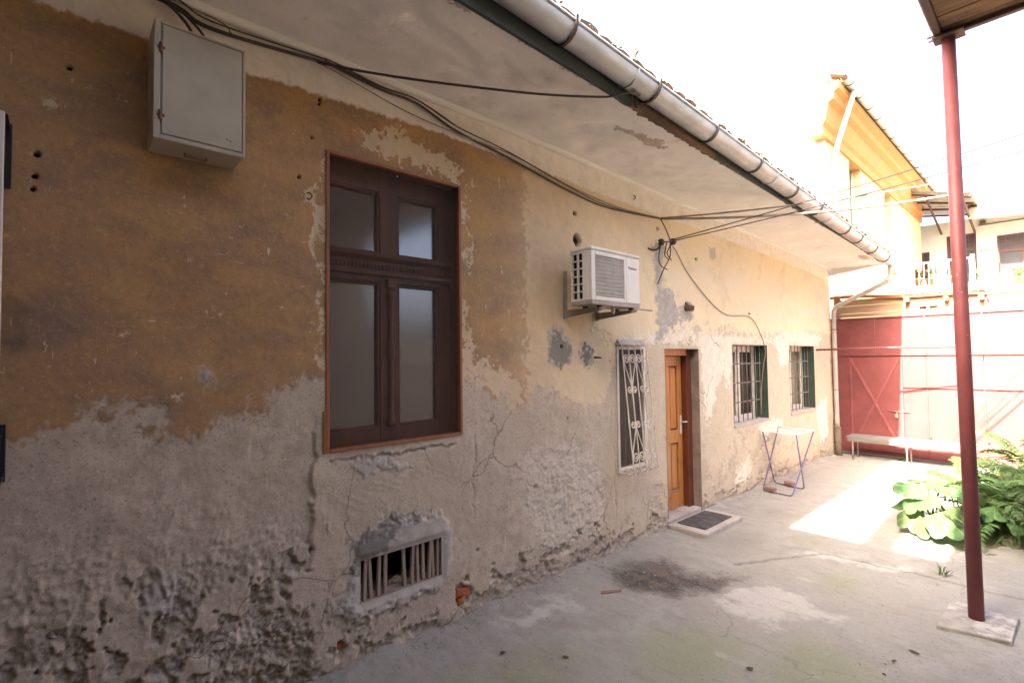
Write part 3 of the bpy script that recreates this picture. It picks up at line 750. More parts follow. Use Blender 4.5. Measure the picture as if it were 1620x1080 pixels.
for (a, b, r) in ((2.18, .17, .10), (1.27, .155, .05)):     # plaster fallen off the bricks
    q = sstep(r, r*.55, np.hypot((Yw-a)*1.2, Zw-b)+.02*nB)
    h -= .035*q; dirt_shade = np.maximum(dirt_shade, .3*q)
fade = np.ones(Yw.shape)
keep = np.ones((len(ys)-1, len(zs)-1), bool)
ym = (ys[1:]+ys[:-1])/2; zm = (zs[1:]+zs[:-1])/2
for (a, b, c, d) in OPEN.values():
    dx = np.maximum(np.maximum(a-Yw, Yw-b), 0); dz = np.maximum(np.maximum(c-Zw, Zw-d), 0)
    fade = np.minimum(fade, sstep(0, .05, np.hypot(dx, dz)))
    keep &= ~(((ym > a) & (ym < b))[:, None] & ((zm > c) & (zm < d))[None, :])
h = h*(.12+.88*fade)+.002
keep &= (zm[None, :] < zc(ym)[:, None]+.04)
me = grid_mesh('wall', np.stack([h.ravel(), Yw.ravel(), Zw.ravel()], 1), len(ys), len(zs), keep,
               dict(ochre=ochre, band=band, loss=loss, white=white, cement=cement, wet=wet, lime=lime, rough=rough, dirt_shade=dirt_shade, pale=pale))
me.materials.append(M['wall'])
wall = put('wall', me, house)
# end wall of the house
MB().box(-5.0, -.03, Y1-.3, Y1-.002, -.05, 3.4).build('end_wall', M['rearwall'], house)

def reveal(o, depth, mat, mats=None, name='reveal', x0=.004):
    a, b, c, d = o
    c = max(c, 0)
    mb = MB()
    def q(p1, p2, p3, p4): mb.add([p1, p2, p3, p4], [(0, 1, 2, 3)])
    n = 6
    q((x0, a, d), (x0, b, d), (-depth, b, d), (-depth, a, d))
    mb.build(name, mat, house)
    mb = MB()
    q((x0, a, c), (-depth, a, c), (-depth, b, c), (x0, b, c))
    mb.build(name, mat, house)
    for (yy, side, mm) in ((a, 1, (mats or {}).get('a', mat)), (b, -1, (mats or {}).get('b', mat))):
        mb = MB()
        r = [(x0, yy, c), (x0, yy, d), (-depth, yy, d), (-depth, yy, c)]
        mb.add(r if side > 0 else r[::-1], [(0, 1, 2, 3)])
        mb.build(name, mm, house)
reveal(OPEN['win'], .16, M['winwood']); reveal(OPEN['gw'], .10, M['reveal'])
reveal(OPEN['door'], .12, M['reveal_door']); reveal(OPEN['vent'], .25, M['reveal_door'])
reveal(OPEN['w1'], .2, M['reveal'], dict(b=M['reveal_green'])); reveal(OPEN['w2'], .2, M['reveal'], dict(b=M['reveal_green']))
# dark rooms behind the openings
for key, x0 in (('win', .2), ('gw', .14), ('w1', .235), ('w2', .235), ('vent', .25)):
    a, b, c, d = OPEN[key]; e = .0 if key == 'vent' else .12
    x1 = -1.2; r = -x0
    a -= e; b += e; c -= e; d += e
    MB().add([(r, a, c), (r, b, c), (r, b, d), (r, a, d), (x1, a, c), (x1, b, c), (x1, b, d), (x1, a, d)],
             [(4, 5, 6, 7), (0, 1, 5, 4), (1, 2, 6, 5), (2, 3, 7, 6), (3, 0, 4, 7)]).build('room', M['room'], house)

# soffit, slightly wavy hand-laid plaster
sx = np.linspace(0, .865, 30); sy = np.arange(-2.6, 10.74, .05)
SX, SY = np.meshgrid(sx, sy, indexing='ij')
t = SX/.865
SZ = zc(SY)*(1-t)+(zfas(SY)+.004)*t+.006*fbm(SX.shape, .04, .6, 21)*np.minimum(1, 4*t)*np.minimum(1, 6*(1-t))+.03*np.exp(-SX/.03)*0
sn = fbm(SX.shape, .04, .25, 23, 1.6)
peel = np.full(SX.shape, -.4)
for pl in ([(.56, 3.22), (.64, 3.36), (.72, 3.62), (.70, 3.98), (.62, 3.80), (.58, 3.5)], [(.85, 1.5), (.90, 1.5), (.90, 3.0), (.86, 3.0)], [(.845, 4.3), (.90, 4.3), (.90, 6.2), (.86, 6.2)], [(.70, 9.6), (.80, 9.8), (.74, 10.3), (.66, 10.0)]):
    peel = np.maximum(peel, poly_sdf(SX+.02*sn, SY+.05*sn, pl, .4))
me = grid_mesh('soffit', np.stack([SX.ravel(), SY.ravel(), SZ.ravel()], 1), len(sx), len(sy), attrs=dict(peel=peel))
me.materials.append(M['soffit']); sof = put('soffit', me, house)
# cove strip where soffit meets wall
MB().tube([(.012, y, float(zc(y))-.012) for y in np.arange(-2.6, 10.7, .3)], .03, 6).build('cove', M['limewash'], house, True)
# gable of the eaves at the far end
MB().add([(-.02, 10.70, 3.3), (.86, 10.70, float(zfas(10.7))), (.90, 10.70, 3.62), (-.02, 10.70, 4.1)], [(0, 1, 2, 3)]).build('eave_end', M['limewash'], house)
# fascia boards (three lengths) and the ragged strip of rotten board below
brk = [-2.6, 3.05, 4.35, 8.1, 10.72]
for i in range(4):
    a, b = brk[i], brk[i+1]
    mb = MB(); x0, x1 = .862, .885
    vs = []
    for y in (a+.003, b-.003):
        z = zfas(y)
        vs += [(x0, y, z-.012), (x1, y, z-.012), (x1, y, z+.24), (x0, y, z+.24)]
    mb.add(vs, [(0, 1, 2, 3), (7, 6, 5, 4), (0, 4, 5, 1), (1, 5, 6, 2), (2, 6, 7, 3), (3, 7, 4, 0)])
    mb.build('fascia_board', M['rotten'] if i == 1 else M['fascia'], house)
mb = MB(); rr = random.Random(3)
yv = np.arange(-2.5, 10.6, .035); top = []; bot = []
for y in yv:
    z = zfas(y); w = .005+.02*abs(rr.gauss(0, 1))*(.5+.5*math.sin(y*2.1))
    top.append((.862-w, y, z-.002)); bot.append((.868, y, z-.006-.005*rr.random()))
n = len(yv)
mb.add(top+bot, [(i, i+1, n+i+1, n+i) for i in range(n-1)])
mb.build('rotten_edge', M['rotten'], house)

# gutter
mb = MB(); gr = .088
yv = np.linspace(-2.6, 10.62, 60)
prof = [math.pi*(1+k/14) for k in range(15)]
vs = []
for y in yv:
    c = zlip(y)
    for (rad) in (gr, gr-.004):
        for a in prof: vs.append((.962+rad*math.cos(a), y, c-.004+rad*math.sin(a)))
n = 30; fs = []
for i in range(len(yv)-1):
    for k in range(14):
        fs.append((i*n+k, (i+1)*n+k, (i+1)*n+k+1, i*n+k+1))
        fs.append((i*n+15+k, i*n+15+k+1, (i+1)*n+15+k+1, (i+1)*n+15+k))
    fs.append((i*n+14, (i+1)*n+14, (i+1)*n+29, i*n+29)); fs.append((i*n, i*n+15, (i+1)*n+15, (i+1)*n))
mb.add(vs, fs)
gut = mb.build('gutter', M['zinc'], house, True)
MB().tube([(1.052, y, zlip(y)) for y in yv], .009, 8).build('rolled_lip', M['zinc'], gut, True)
c = zlip(10.62)
MB().add([(.962, 10.621, c)]+[(.962+gr*math.cos(a), 10.621, c+gr*math.sin(a)) for a in prof], [(0, k+1, k+2) for k in range(14)]).build('end_cap', M['zinc'], gut)
for y in (2.9, 5.35, 7.1, 8.9):
    z = zlip(y)
    MB().tube([(.962+(gr+.003)*math.cos(a), y, z-.004+(gr+.003)*math.sin(a)) for a in prof], .006, 6).build('seam', M['zinc'], gut, True)
for y in (-1.4, -.5, .4, 1.32, 2.25, 3.16, 4.04, 4.94, 5.9, 6.7, 7.84, 8.46, 9.27, 10.05):
    z = zlip(y); mb = MB(); pts = [(.888, y, z+.05)]+[(.962+(gr+.008)*math.cos(a), y, z-.004+(gr+.008)*math.sin(a)) for a in prof]+[(1.062, y, z+.03)]
    vs = []; fs = []
    for i, p in enumerate(pts):
        j = min(max(i, 1), len(pts)-2)
        cx, cz = .962, z
        d = Vector((p[0]-cx, 0, p[2]-cz)).normalized()*.005
        vs += [(p[0]-d.x, y-.011, p[2]-d.z), (p[0]+d.x, y-.011, p[2]+d.z), (p[0]+d.x, y+.011, p[2]+d.z), (p[0]-d.x, y+.011, p[2]-d.z)]
    for i in range(len(pts)-1):
        for k in range(4): fs.append((i*4+k, i*4+(k+1) % 4, (i+1)*4+(k+1) % 4, (i+1)*4+k))
    mb.add(vs, fs).build('bracket', M['iron'], gut)
# downpipe
pp = smooth_pts([(.962, 10.53, c-.06), (.965, 10.53, c-.16), (.95, 10.54, c-.26), (.86, 10.56, c-.36), (.5, 10.60, c-.53), (.16, 10.62, c-.69), (.085, 10.63, c-.76), (.07, 10.63, c-.92), (.07, 10.63, 1.6), (.07, 10.63, .5)], 6)
dp = MB().tube(pp, .038, 12).build('downpipe', M['pipe'], house, True)
MB().tube([(.07, 10.63, .53), (.07, 10.63, .5), (.075, 10.63, .2), (.075, 10.63, -.02)], [.052, .058, .056, .06], 12).build('iron_shoe', M['ceramic'], dp, True)
for z in (2.3, 1.2):
    MB().tube([(.07+.041*math.cos(a), 10.63+.041*math.sin(a), z) for a in [2*math.pi*k/14 for k in range(14)]], .006, 6, closed=True).build('clamp', M['iron'], dp)
for k in (16, 30):
    p = pp[k]; q = pp[k+1]; d = (q-p).normalized()*.02
    MB().tube([p-d, p+d], .042, 12).build('joint', M['pipe'], dp, True)

# roof: sheet plus the tile courses at the eaves
rt = MB()
rs = math.tan(R(28))
def zroof(x, y): return zlip(y)+.11+(.97-x)*rs
rt.add([(.80, -2.6, zroof(.80, -2.6)-.05), (.80, 10.72, zroof(.8, 10.72)-.05), (-4, 10.72, zroof(-4, 10.72)-.05), (-4, -2.6, zroof(-4, -2.6)-.05)], [(0, 1, 2, 3)])
roof = rt.build('roof', M['tile'], house)
def tile_mesh(seed):
    q = random.Random(seed); mb = MB(); L = .36; W = .178; n = 6
    vs = []
    for i in range(2):
        for s in (0, 1):
            for k in range(n+1):
                u = k/n*2-1
                zz = .013*(1-u*u)+(0 if s else -.018)
                vs.append((0 if i == 0 else -L, u*W/2, zz+(q.uniform(-.003, .003) if i == 0 else 0)))
    m_ = n+1; fs = []
    for k in range(n):
        fs.append((m_+k, m_+k+1, 3*m_+k+1, 3*m_+k))          # top
        fs.append((k, 2*m_+k, 2*m_+k+1, k+1))                  # underside
        fs.append((k, k+1, m_+k+1, m_+k))                      # front
    fs.append((0, m_, 3*m_, 2*m_)); fs.append((n, 2*m_+n, 3*m_+n, m_+n))
    me = mb.add(vs, fs).mesh('tile'); me.materials.append(M['tile']); return me
tms = [tile_mesh(s) for s in range(4)]
for row in range(2):
    for k in range(72):
        y = -2.5+k*.184+(.09 if row else 0)
        if y > 10.7: continue
        x = .97-row*.27+rnd.uniform(-.012, .016)
        o = put('tile', tms[k % 4], roof, (x, y, zroof(x, y)+.006+row*.028+rnd.uniform(-.004, .01)), (rnd.uniform(-.05, .05), R(28)+rnd.uniform(-.03, .02), rnd.uniform(-.06, .06)))
mb = MB()
for k in range(110):
    y = rnd.uniform(1.0, 10.5); s = rnd.uniform(.006, .016)*(1 if rnd.random() < .8 else 1.6)
    x = .99+rnd.uniform(-.03, .03); z = zroof(x, y)+rnd.uniform(-.005, .02)
    vs = [(x+s*math.cos(a)*rnd.uniform(.6, 1.3), y+s*math.sin(a)*rnd.uniform(.6, 1.3), z) for a in (0, 1.26, 2.5, 3.77, 5.0)]+[(x, y, z+s*rnd.uniform(.8, 1.6)), (x, y, z-s*.7)]
    mb.add(vs, [(i, (i+1) % 5, 5) for i in range(5)]+[((i+1) % 5, i, 6) for i in range(5)])
for (y, hh) in ((2.95, .09), (1.9, .05), (6.9, .05)):
    for q in range(4):
        x = 1.0; z = zroof(1.0, y)
        mb.tube([(x, y, z), (x+rnd.uniform(-.02, .02), y+rnd.uniform(-.03, .03), z+hh*.6), (x+rnd.uniform(-.03, .03), y+rnd.uniform(-.05, .05), z+hh)], .004, 4)
mo = mb.build('moss', M['moss'], roof); mo['kind'] = 'stuff'

# exposed bricks
for (a, b, w, hh, rx) in ((2.215, .243, .07, .045, .15), (2.178, .188, .115, .056, -.2), (2.16, .128, .05, .042, .3), (1.27, .158, .05, .026, .3)):
    mb = MB().box(-.03, .0, -w/2, w/2, -hh/2, hh/2, .006)
    mb.v = [(p[0], p[1]+rnd.uniform(-.011, .011), p[2]+rnd.uniform(-.010, .010)) for p in mb.v]
    o = mb.build('brick', M['brick'], wall); o.location = (-.016, a, b); o.rotation_euler = (rx, 0, 0)

# ---------------------------------------------------------------- big window
a, b, c, d = OPEN['win']
bw = thing('window', 'x', 'x'); del bw['label']; del bw['category']; bw.parent = house
t = .022
MB().box(-.03, .012, a-.008, a+t-.008, c-.005, d, .003).build('trim', M['trim'], bw)
MB().box(-.03, .0125, b-t+.010, b+.010, c-.005, d, .003).build('trim', M['trim'], bw)
MB().box(-.03, .011, a+t-.008, b-t+.010, c-.012, c+t-.012, .003).build('trim', M['trim'], bw)
MB().box(-.03, .011, a+t-.008, b-t+.010, d-t+.006, d+.006, .003).build('trim', M['trim'], bw)
MB().box(-.028, .013, a-.024, a-.0085, c-.01, c+.235, .003).build('trim', M['trim'], bw)
scr = MB().add([(-.012, a+.01, c+.005), (-.012, b-.01, c+.005), (-.012, b-.01, d-.01), (-.012, a+.01, d-.01)], [(0, 1, 2, 3)]).build('insect_screen', M['screen'], bw)
fx0, fx1 = -.2, -.135
ym0, ym1 = 1.60, 1.735        # central mullion
yj = 2.065                      # right jamb inner edge
zt0, zt1 = 2.335, 2.555
W_ = M['winwood']
fr = MB()
MB().box(fx0, fx1, a-.1, a+.055, c-.05, d+.1, .004).build('jamb', W_, bw)
MB().box(fx0, fx1, yj, b+.1, c-.05, d+.1, .004).build('jamb', W_, bw)
MB().box(fx0, fx1+.002, ym0, ym1, c, d, .004).build('mullion', W_, bw)
MB().box(fx0, fx1-.003, a+.05, yj+.02, 2.975, d+.1, .004).build('head', W_, bw)
MB().box(fx0, fx1-.003, a+.05, yj+.02, c-.08, c+.09, .004).build('bottom_rail', W_, bw)
MB().box(fx0, fx1+.006, a+.05, yj+.05, zt0+.03, zt1-.02, .004).build('transom', W_, bw)
MB().prism([(-.135, 2.50), (-.085, 2.525), (-.08, 2.55), (-.135, 2.56)], 'y', a, b).build('transom_moulding', W_, bw)
MB().prism([(-.135, 2.40), (-.10, 2.41), (-.10, 2.43), (-.135, 2.445)], 'y', a, b).build('transom_moulding', W_, bw)
for k in range(36):
    y = a+.03+k*.0265
    if y < b-.02: MB().box(-.132, -.118, y, y+.013, 2.452, 2.482, .002).build('dentil', W_, bw)
col_prof = [(.030, 0), (.030, .05), (.022, .06), (.026, .085), (.019, .10), (.017, .35), (.019, .44), (.027, .455), (.021, .47), (.030, .495), (.021, .52), (.027, .535), (.018, .56), (.017, .80), (.020, .84), (.028, .86), (.028, .91)]
MB().lathe([(r, z) for r, z in col_prof], (-.125, (ym0+ym1)/2+.005, c+.09), 14).build('turned_column', W_, bw, True)
MB().box(-.135, -.098, ym0+.04, ym1-.03, 2.33, 2.39, .004).build('capital', W_, bw)
for (y0_, y1_, z0_, z1_) in ((a+.05, ym0, zt1, 2.975), (ym1, yj, zt1, 2.975), (a+.05, ym0, c+.085, zt0+.03), (ym1, yj, c+.085, zt0+.03)):
    MB().box(-.174, -.168, y0_-.01, y1_+.01, z0_-.01, z1_+.01).build('pane', M['frost'], bw)
    s = .018
    for (p0, p1, q0, q1) in ((y0_, y0_+s, z0_, z1_), (y1_-s, y1_, z0_, z1_), (y0_+s, y1_-s, z0_, z0_+s), (y0_+s, y1_-s, z1_-s, z1_)):
        MB().box(-.167, -.142, p0, p1, q0, q1, .006).build('glazing_bead', W_, bw)
MB().box(-.0135, -.009, 1.66, 1.668, 3.055, 3.068).build('latch_pin', M['steelwhite'], bw)

# ---------------------------------------------------------------- cellar vent with wooden bars
vt = bpy.data.objects.new('cellar_vent', None); COL.objects.link(vt); vt.parent = house
a, b, c, d = OPEN['vent']
ypos = [.0, .035, .085, .135, .185, .335, .385, .435, .48, .525, .565, .60]
for i, q in enumerate(ypos):
    y = a+.002+q*(b-a)/.62; lean = .012*math.sin(i*2.3)
    mb = MB().box(-.035, -.013, -.011, .011, 0, d-c+.01, .003)
    mb.v = [(p[0]+lean*.3, p[1]+lean*p[2]/.25+.0012*math.sin(p[2]*70+i), p[2]) for p in mb.v]
    o = mb.build('slat', M['slat'], vt); o.location = (0, y, c-.006)
MB().box(-.06, -.037, a, b, d-.02, d+.012, .003).build('rail', M['slat'], vt)
MB().box(-.06, -.037, a, b, c-.012, c+.03, .003).build('rail', M['slat'], vt)
mb = MB()
for k in range(14):
    y = a+.20+rnd.uniform(0, .12); z = c+.03
    mb.tube(smooth_pts([(-.05, y, z), (-.03+rnd.uniform(-.02, .02), y+rnd.uniform(-.03, .03), z+.02), (-.02, y+rnd.uniform(-.05, .05), z+rnd.uniform(.02, .06)), (-.03, y+rnd.uniform(-.07, .07), z+rnd.uniform(0, .05))], 4), .0014, 4)
o = mb.build('straw', M['straw'], vt); o['kind'] = 'stuff'

# ---------------------------------------------------------------- narrow window with wrought grille
a, b, c, d = OPEN['gw']
gw = bpy.data.objects.new('narrow_window', None); COL.objects.link(gw); gw.parent = house
f = .035
MB().box(-.055, .012, a, a+f, c, d, .004).build('frame', M['whitewood'], gw)
MB().box(-.055, .012, b-f, b, c, d, .004).build('frame', M['whitewood'], gw)
MB().box(-.055, .011, a+f, b-f, c, c+f, .004).build('frame', M['whitewood'], gw)
MB().box(-.055, .011, a+f, b-f, d-f, d, .004).build('frame', M['whitewood'], gw)
MB().box(-.048, -.044, a+f-.005, b-f+.005, c+f-.005, d-f+.005).build('pane', M['glass'], gw)
MB().add([(-.02, a+f-.004, c+f-.004), (-.02, b-f+.004, c+f-.004), (-.02, b-f+.004, d-f+.004), (-.02, a+f-.004, d-f+.004)], [(0, 1, 2, 3)]).build('insect_screen', M['screen2'], gw)
MB().box(-.052, -.036, (a+b)/2-.012, (a+b)/2+.012, c+f, d-f, .003).build('mullion', M['curtain2'], gw)
mb = MB(); nn = 30; vs = []
for k in range(nn+1):
    y = a+(b-a)*k/nn; x = -.10+.014*math.sin(k*1.3)
    vs += [(x, y, c), (x, y, d)]
mb.add(vs, [(2*k, 2*k+2, 2*k+3, 2*k+1) for k in range(nn)]).build('curtain', M['curtain2'], gw, True)
MB().prism([(.0, 1.955), (.06, 1.96), (.058, 1.972), (.012, 2.02), (.0, 2.02)], 'y', a-.0, b-.06).build('lintel_drip', M['step'], gw)
# grille: five vertical bars bellying outwards, scrolls between
gy = [3.985+.028+k*.104 for k in range(5)]
def gx(z): return .075+.115*((d-z)/(d-c))
gt, gb = d+.005, c+.02
g_ = M['grille']
for i, y in enumerate(gy):
    yb = y
    pts = [(.0, y, gt+.012), (gx(d)*.6, y, gt+.012), (gx(d), y, gt-.01)]+[(gx(z), y, z) for z in np.linspace(gt-.08, gb+.07, 8)]+[(gx(c), yb, gb+.01), (gx(c)*.7, yb, gb-.012), (.0, yb, gb-.012)]
    MB().tube(smooth_pts(pts, 3), .0066, 6).build('grille_bar', g_, gw, True)
def scroll(cy, cz, r0, turns, hand, up):
    out = []
    N = 16
    for k in range(N+1):
        t_ = k/N; rr_ = r0*(1-.8*t_); an = math.pi/2*up+hand*t_*turns*2*math.pi
        out.append((cy+rr_*math.cos(an), cz+rr_*math.sin(an)))
    return out
for pi in (0, 2):
    ya, ymid, yb_ = gy[pi], gy[pi+1], gy[pi+2]
    for (zt, zb, flip) in ((d-.13, d-.50, 1), (c+.17, c+.50, -1)):
        for side in (-1, 1):
            R_ = .044; cyy = ymid+side*.050; pts = []
            for k in range(26):
                t_ = k/25; an = 1.6*2*math.pi*(1-t_); rr_ = R_*(.22+.78*t_)
                pts.append((cyy+side*rr_*math.cos(an), zt+flip*rr_*math.sin(an)*1.1))
            pts += [(ymid+side*.082, zt-flip*.06), (ymid+side*.009, zt-flip*.25)]
            r2 = .034; c2 = ymid+side*(.008+r2)
            for k in range(20):
                t_ = k/19; an = math.pi+1.4*2*math.pi*t_; rr_ = r2*(1-.72*t_)
                pts.append((c2+side*rr_*math.cos(an), zt-flip*.29+flip*rr_*math.sin(an)*1.1))
            MB().tube([(gx(z), y, z) for (y, z) in pts], .0056, 5).build('scroll', g_, gw, True)
for z in (gt+.012, gb-.012):
    MB().tube([(.02, gy[0]-.03, z), (gx(z)*.55, gy[0], z), (gx(z)*.62, gy[4], z), (.02, gy[4]+.04, z)], .005, 6).build('grille_rail', g_, gw, True)
mb = MB(); pts = []
for k in range(60):
    y = gy[0]-.02+k*(gy[4]-gy[0]+.04)/59
    pts.append((gx(c)*.75, y, gb-.02+.014*math.sin(k*.75)))
mb.tube(pts, .004, 5).build('wavy_rail', g_, gw, True)

# ---------------------------------------------------------------- door
a, b, c, d = OPEN['door']
dr = bpy.data.objects.new('door', None); COL.objects.link(dr); dr.parent = house
MB().box(-.24, -.10, b-.105, b+.02, .03, d+.02, .004).build('frame', M['doorframe'], dr)
MB().box(-.24, -.10, a-.02, a+.05, .03, d+.02, .004).build('frame', M['doorframe'], dr)
MB().box(-.24, -.097, a+.05, b-.105, d-.075, d+.02, .004).build('frame', M['pine'], dr)
ly0, ly1, lz0, lz1 = a+.05, b-.108, .085, d-.078
pn = M['pine']; lx = -.165
def dbox(y0_, y1_, z0_, z1_, nm='stile', x1=lx, m_=pn, ch=.006): return MB().box(-.205, x1, y0_, y1_, z0_, z1_, ch).build(nm, m_, dr)
yc = (ly0+ly1)/2-.02
dbox(ly0, ly0+.09, lz0, lz1); dbox(ly1-.10, ly1, lz0, lz1); dbox(yc-.045, yc+.045, lz0+.2, lz1-.12)
dbox(ly0+.09, ly1-.10, lz0, lz0+.2, 'rail', lx-.001); dbox(ly0+.09, ly1-.10, lz1-.12, lz1, 'rail', lx-.001); dbox(ly0+.09, ly1-.10, .84, .985, 'rail', lx+.003)
for (z0_, z1_) in ((lz0+.2, .84), (.985, lz1-.12)):
    for (y0_, y1_) in ((ly0+.09, yc-.045), (yc+.045, ly1-.10)):
        dbox(y0_-.004, y1_+.004, z0_-.004, z1_+.004, 'panel_ground', lx-.024, M['doorframe'], 0)
        dbox(y0_+.018, y1_-.018, z0_+.02, z1_-.02, 'panel', lx-.008, pn, .012)
MB().box(lx, lx+.008, ly1-.062, ly1-.03, .93, 1.15, .003).build('handle_plate', M['steelwhite'], dr)
MB().tube(smooth_pts([(lx, ly1-.046, 1.075), (lx+.045, ly1-.046, 1.075), (lx+.055, ly1-.03, 1.075), (lx+.055, ly1+.04, 1.07)], 4), .009, 8).build('handle', M['steelwhite'], dr, True)
MB().box(-.26, -.002, a+.002, b-.002, -.02, .078, .008).build('threshold', M['step'], dr)
MB().box(lx+.002, lx+.006, ly0+.12, ly1-.12, lz0+.212, lz0+.22).build('weather_strip', M['bracket'], dr)
mb = MB().box(.006, .43, 4.89, 5.72, -.02, .052, .012)
mb.v = [(x+.012*math.sin(y*9), y+.01*math.sin(x*14), z) for x, y, z in mb.v]
mb.build('doorstep', M['step'], house)

# ---------------------------------------------------------------- two barred windows
def barred(o, seed):
    a, b, c, d = o
    q = random.Random(seed)
    w = bpy.data.objects.new('barred_window', None); COL.objects.link(w); w.parent = house
    W = M['whitewood']; f = .045; x0, x1 = -.235, -.185
    mid = a+.52*(b-a)
    MB().box(x0, x1, a-.02, a+f, c, d, .004).build('frame', W, w)
    MB().box(x0, x1, b-f, b+.02, c, d, .004).build('frame', W, w)
    MB().box(x0, x1-.001, a+f, b-f, c, c+f, .004).build('frame', W, w)
    MB().box(x0, x1-.001, a+f, b-f, d-f*1.4, d, .004).build('frame', W, w)
    MB().box(x0, x1+.012, mid-.035, mid+.035, c+f, d-f*1.4, .005).build('meeting_stile', W, w)
    for (y0_, y1_) in ((a+f, mid-.035), (mid+.035, b-f)):
        MB().box(-.215, -.21, y0_-.004, y1_+.004, c+f-.004, d-f*1.4+.004).build('pane', M['glass'], w)
        s = .028
        for (p0, p1, r0, r1) in ((y0_, y0_+s, c+f, d-f*1.4), (y1_-s, y1_, c+f, d-f*1.4), (y0_+s, y1_-s, c+f, c+f+s), (y0_+s, y1_-s, d-f*1.4-s, d-f*1.4)):
            MB().box(-.209, -.192, p0, p1, r0, r1, .004).build('sash', W, w)
    for i, (y0_, y1_) in enumerate(((a, mid), (mid, b))):
        mb = MB(); nn = 26; vs = []
        for k in range(nn+1):
            y = y0_+(y1_-y0_)*k/nn; x = -.262+.016*math.sin(k*1.5+q.random()*.5)
            vs += [(x, y, c-.05), (x, y, d+.05)]
        mb.add(vs, [(2*k, 2*k+2, 2*k+3, 2*k+1) for k in range(nn)]).build('curtain', M['curtain'] if (i == 0) == (seed == 1) or seed == 2 and i == 0 else M['curtain2'], w, True)
    MB().box(-.2, .018, a+.003, b-.003, c-.03, c+.004, .004).build('sill', M['step'], w)
    nb = 8
    for k in range(nb):
        y = a+.05+k*(b-a-.1)/(nb-1)
        MB().tube([(-.085, y, c-.0), (-.085, y, d)], .0065, 6).build('bar', M['bar'], w, True)
    for k in range(3):
        z = c+(d-c)*(.26+.25*k)
        MB().box(-.094, -.088, a, b, z-.009, z+.009, .002).build('cross_bar', M['bar'], w)
    return w
barred(OPEN['w1'], 1); barred(OPEN['w2'], 2)

# ================================================================== THINGS ON THE WALL
# metal cabinet
cb = thing('meter_cabinet', 'grey painted sheet metal cabinet hung high under the eaves', 'cabinet', (0, .5, 2.855))
def B(parent, loc, nm, mat, *bx, ch=0.0, smooth=False):
    return local(MB().box(*bx, ch=ch), loc).build(nm, mat, parent, smooth)
L = (0, .5, 2.855)
B(cb, L, 'body', M['cabinet'], .012, .212, .310, .685, 2.857, 3.40, ch=.004)
for bx in ((.2125, .222, .310, .334, 2.857, 3.40), (.2125, .222, .673, .685, 2.857, 3.40), (.2125, .222, .334, .673, 2.857, 2.878), (.2125, .222, .334, .673, 3.388, 3.40)):
    B(cb, L, 'rim', M['cabinet'], *bx, ch=.002)
B(cb, L, 'cabinet_door', M['cabinet'], .2126, .2225, .3415, .669, 2.883, 3.384, ch=.002)
for z in (2.965, 3.275):
    local(MB().tube([(.224, .335, z-.022), (.224, .335, z+.022)], .007, 8).box(.2226, .227, .322, .352, z-.006, z+.006, .001), L).build('hinge', M['rust'], cb)
local(MB().tube(smooth_pts([(.1, .45, 2.857), (.1, .45, 2.846), (.1, .46, 2.843), (.1, .53, 2.843), (.1, .54, 2.846), (.1, .54, 2.857)], 3), .004, 6), L).build('pull_handle', M['rust'], cb)
for (y, z) in ((.60, 2.925), (.615, 2.92)):
    B(cb, L, 'lock', M['rust'], .2226, .2245, y, y+.008, z, z+.006, ch=.001)

# air conditioner
AL = (0, 3.48, 2.24)
ac = thing('air_conditioner', 'white air conditioner outdoor unit on two brackets above the narrow window', 'air conditioner', AL)
ax0, ax1, ay0, ay1, az0, az1 = .20, .42, 3.145, 3.815, 2.275, 2.738
# casing as shell: back, top, bottom, right side, front surround, left surround
st = M['steelwhite']
B(ac, AL, 'casing_top', st, ax0-.003, ax1+.006, ay0-.004, ay1+.004, az1-.03, az1, ch=.008)
B(ac, AL, 'casing_base', M['bracket'], ax0, ax1, ay0+.002, ay1-.002, az0-.004, az0+.03, ch=.004)
B(ac, AL, 'service_panel', st, ax0, ax1, ay1-.20, ay1, az0+.031, az1-.031, ch=.006)
B(ac, AL, 'front_frame', st, ax1-.02, ax1-.001, ay0+.001, ay0+.05, az0+.031, az1-.031, ch=.003)
B(ac, AL, 'front_frame', st, ax1-.02, ax1-.001, ay1-.225, ay1-.2015, az0+.031, az1-.031, ch=.003)
B(ac, AL, 'front_frame', st, ax1-.02, ax1-.001, ay0+.05, ay1-.225, az0+.031, az0+.065, ch=.003)
B(ac, AL, 'front_frame', st, ax1-.02, ax1-.001, ay0+.05, ay1-.225, az1-.065, az1-.031, ch=.003)
# left side: frame and 2 x 6 openings
B(ac, AL, 'side_frame', st, ax0+.001, ax0+.02, ay0, ay0+.02, az0+.031, az1-.031)
B(ac, AL, 'side_frame', st, ax0+.125, ax1-.021, ay0, ay0+.02, az0+.031, az1-.031)
B(ac, AL, 'side_frame', st, ax0+.068, ax0+.08, ay0, ay0+.02, az0+.031, az1-.031)
z0_, z1_ = az0+.031, az1-.031
for k in range(7):
    z = z0_+.012+k*(z1_-z0_-.024)/6
    for (p, q) in ((ax0+.02, ax0+.068), (ax0+.08, ax0+.125)):
        B(ac, AL, 'side_slat', st, p, q, ay0+.001, ay0+.018, z-.0045 if 0 < k < 6 else (z0_ if k == 0 else z-.0045), z+.0045 if 0 < k < 6 else (z1_ if k == 6 else z+.0045))
B(ac, AL, 'inner_void', M['black'], ax0+.004, ax1-.11, ay0+.04, ay1-.24, z0_, z1_)
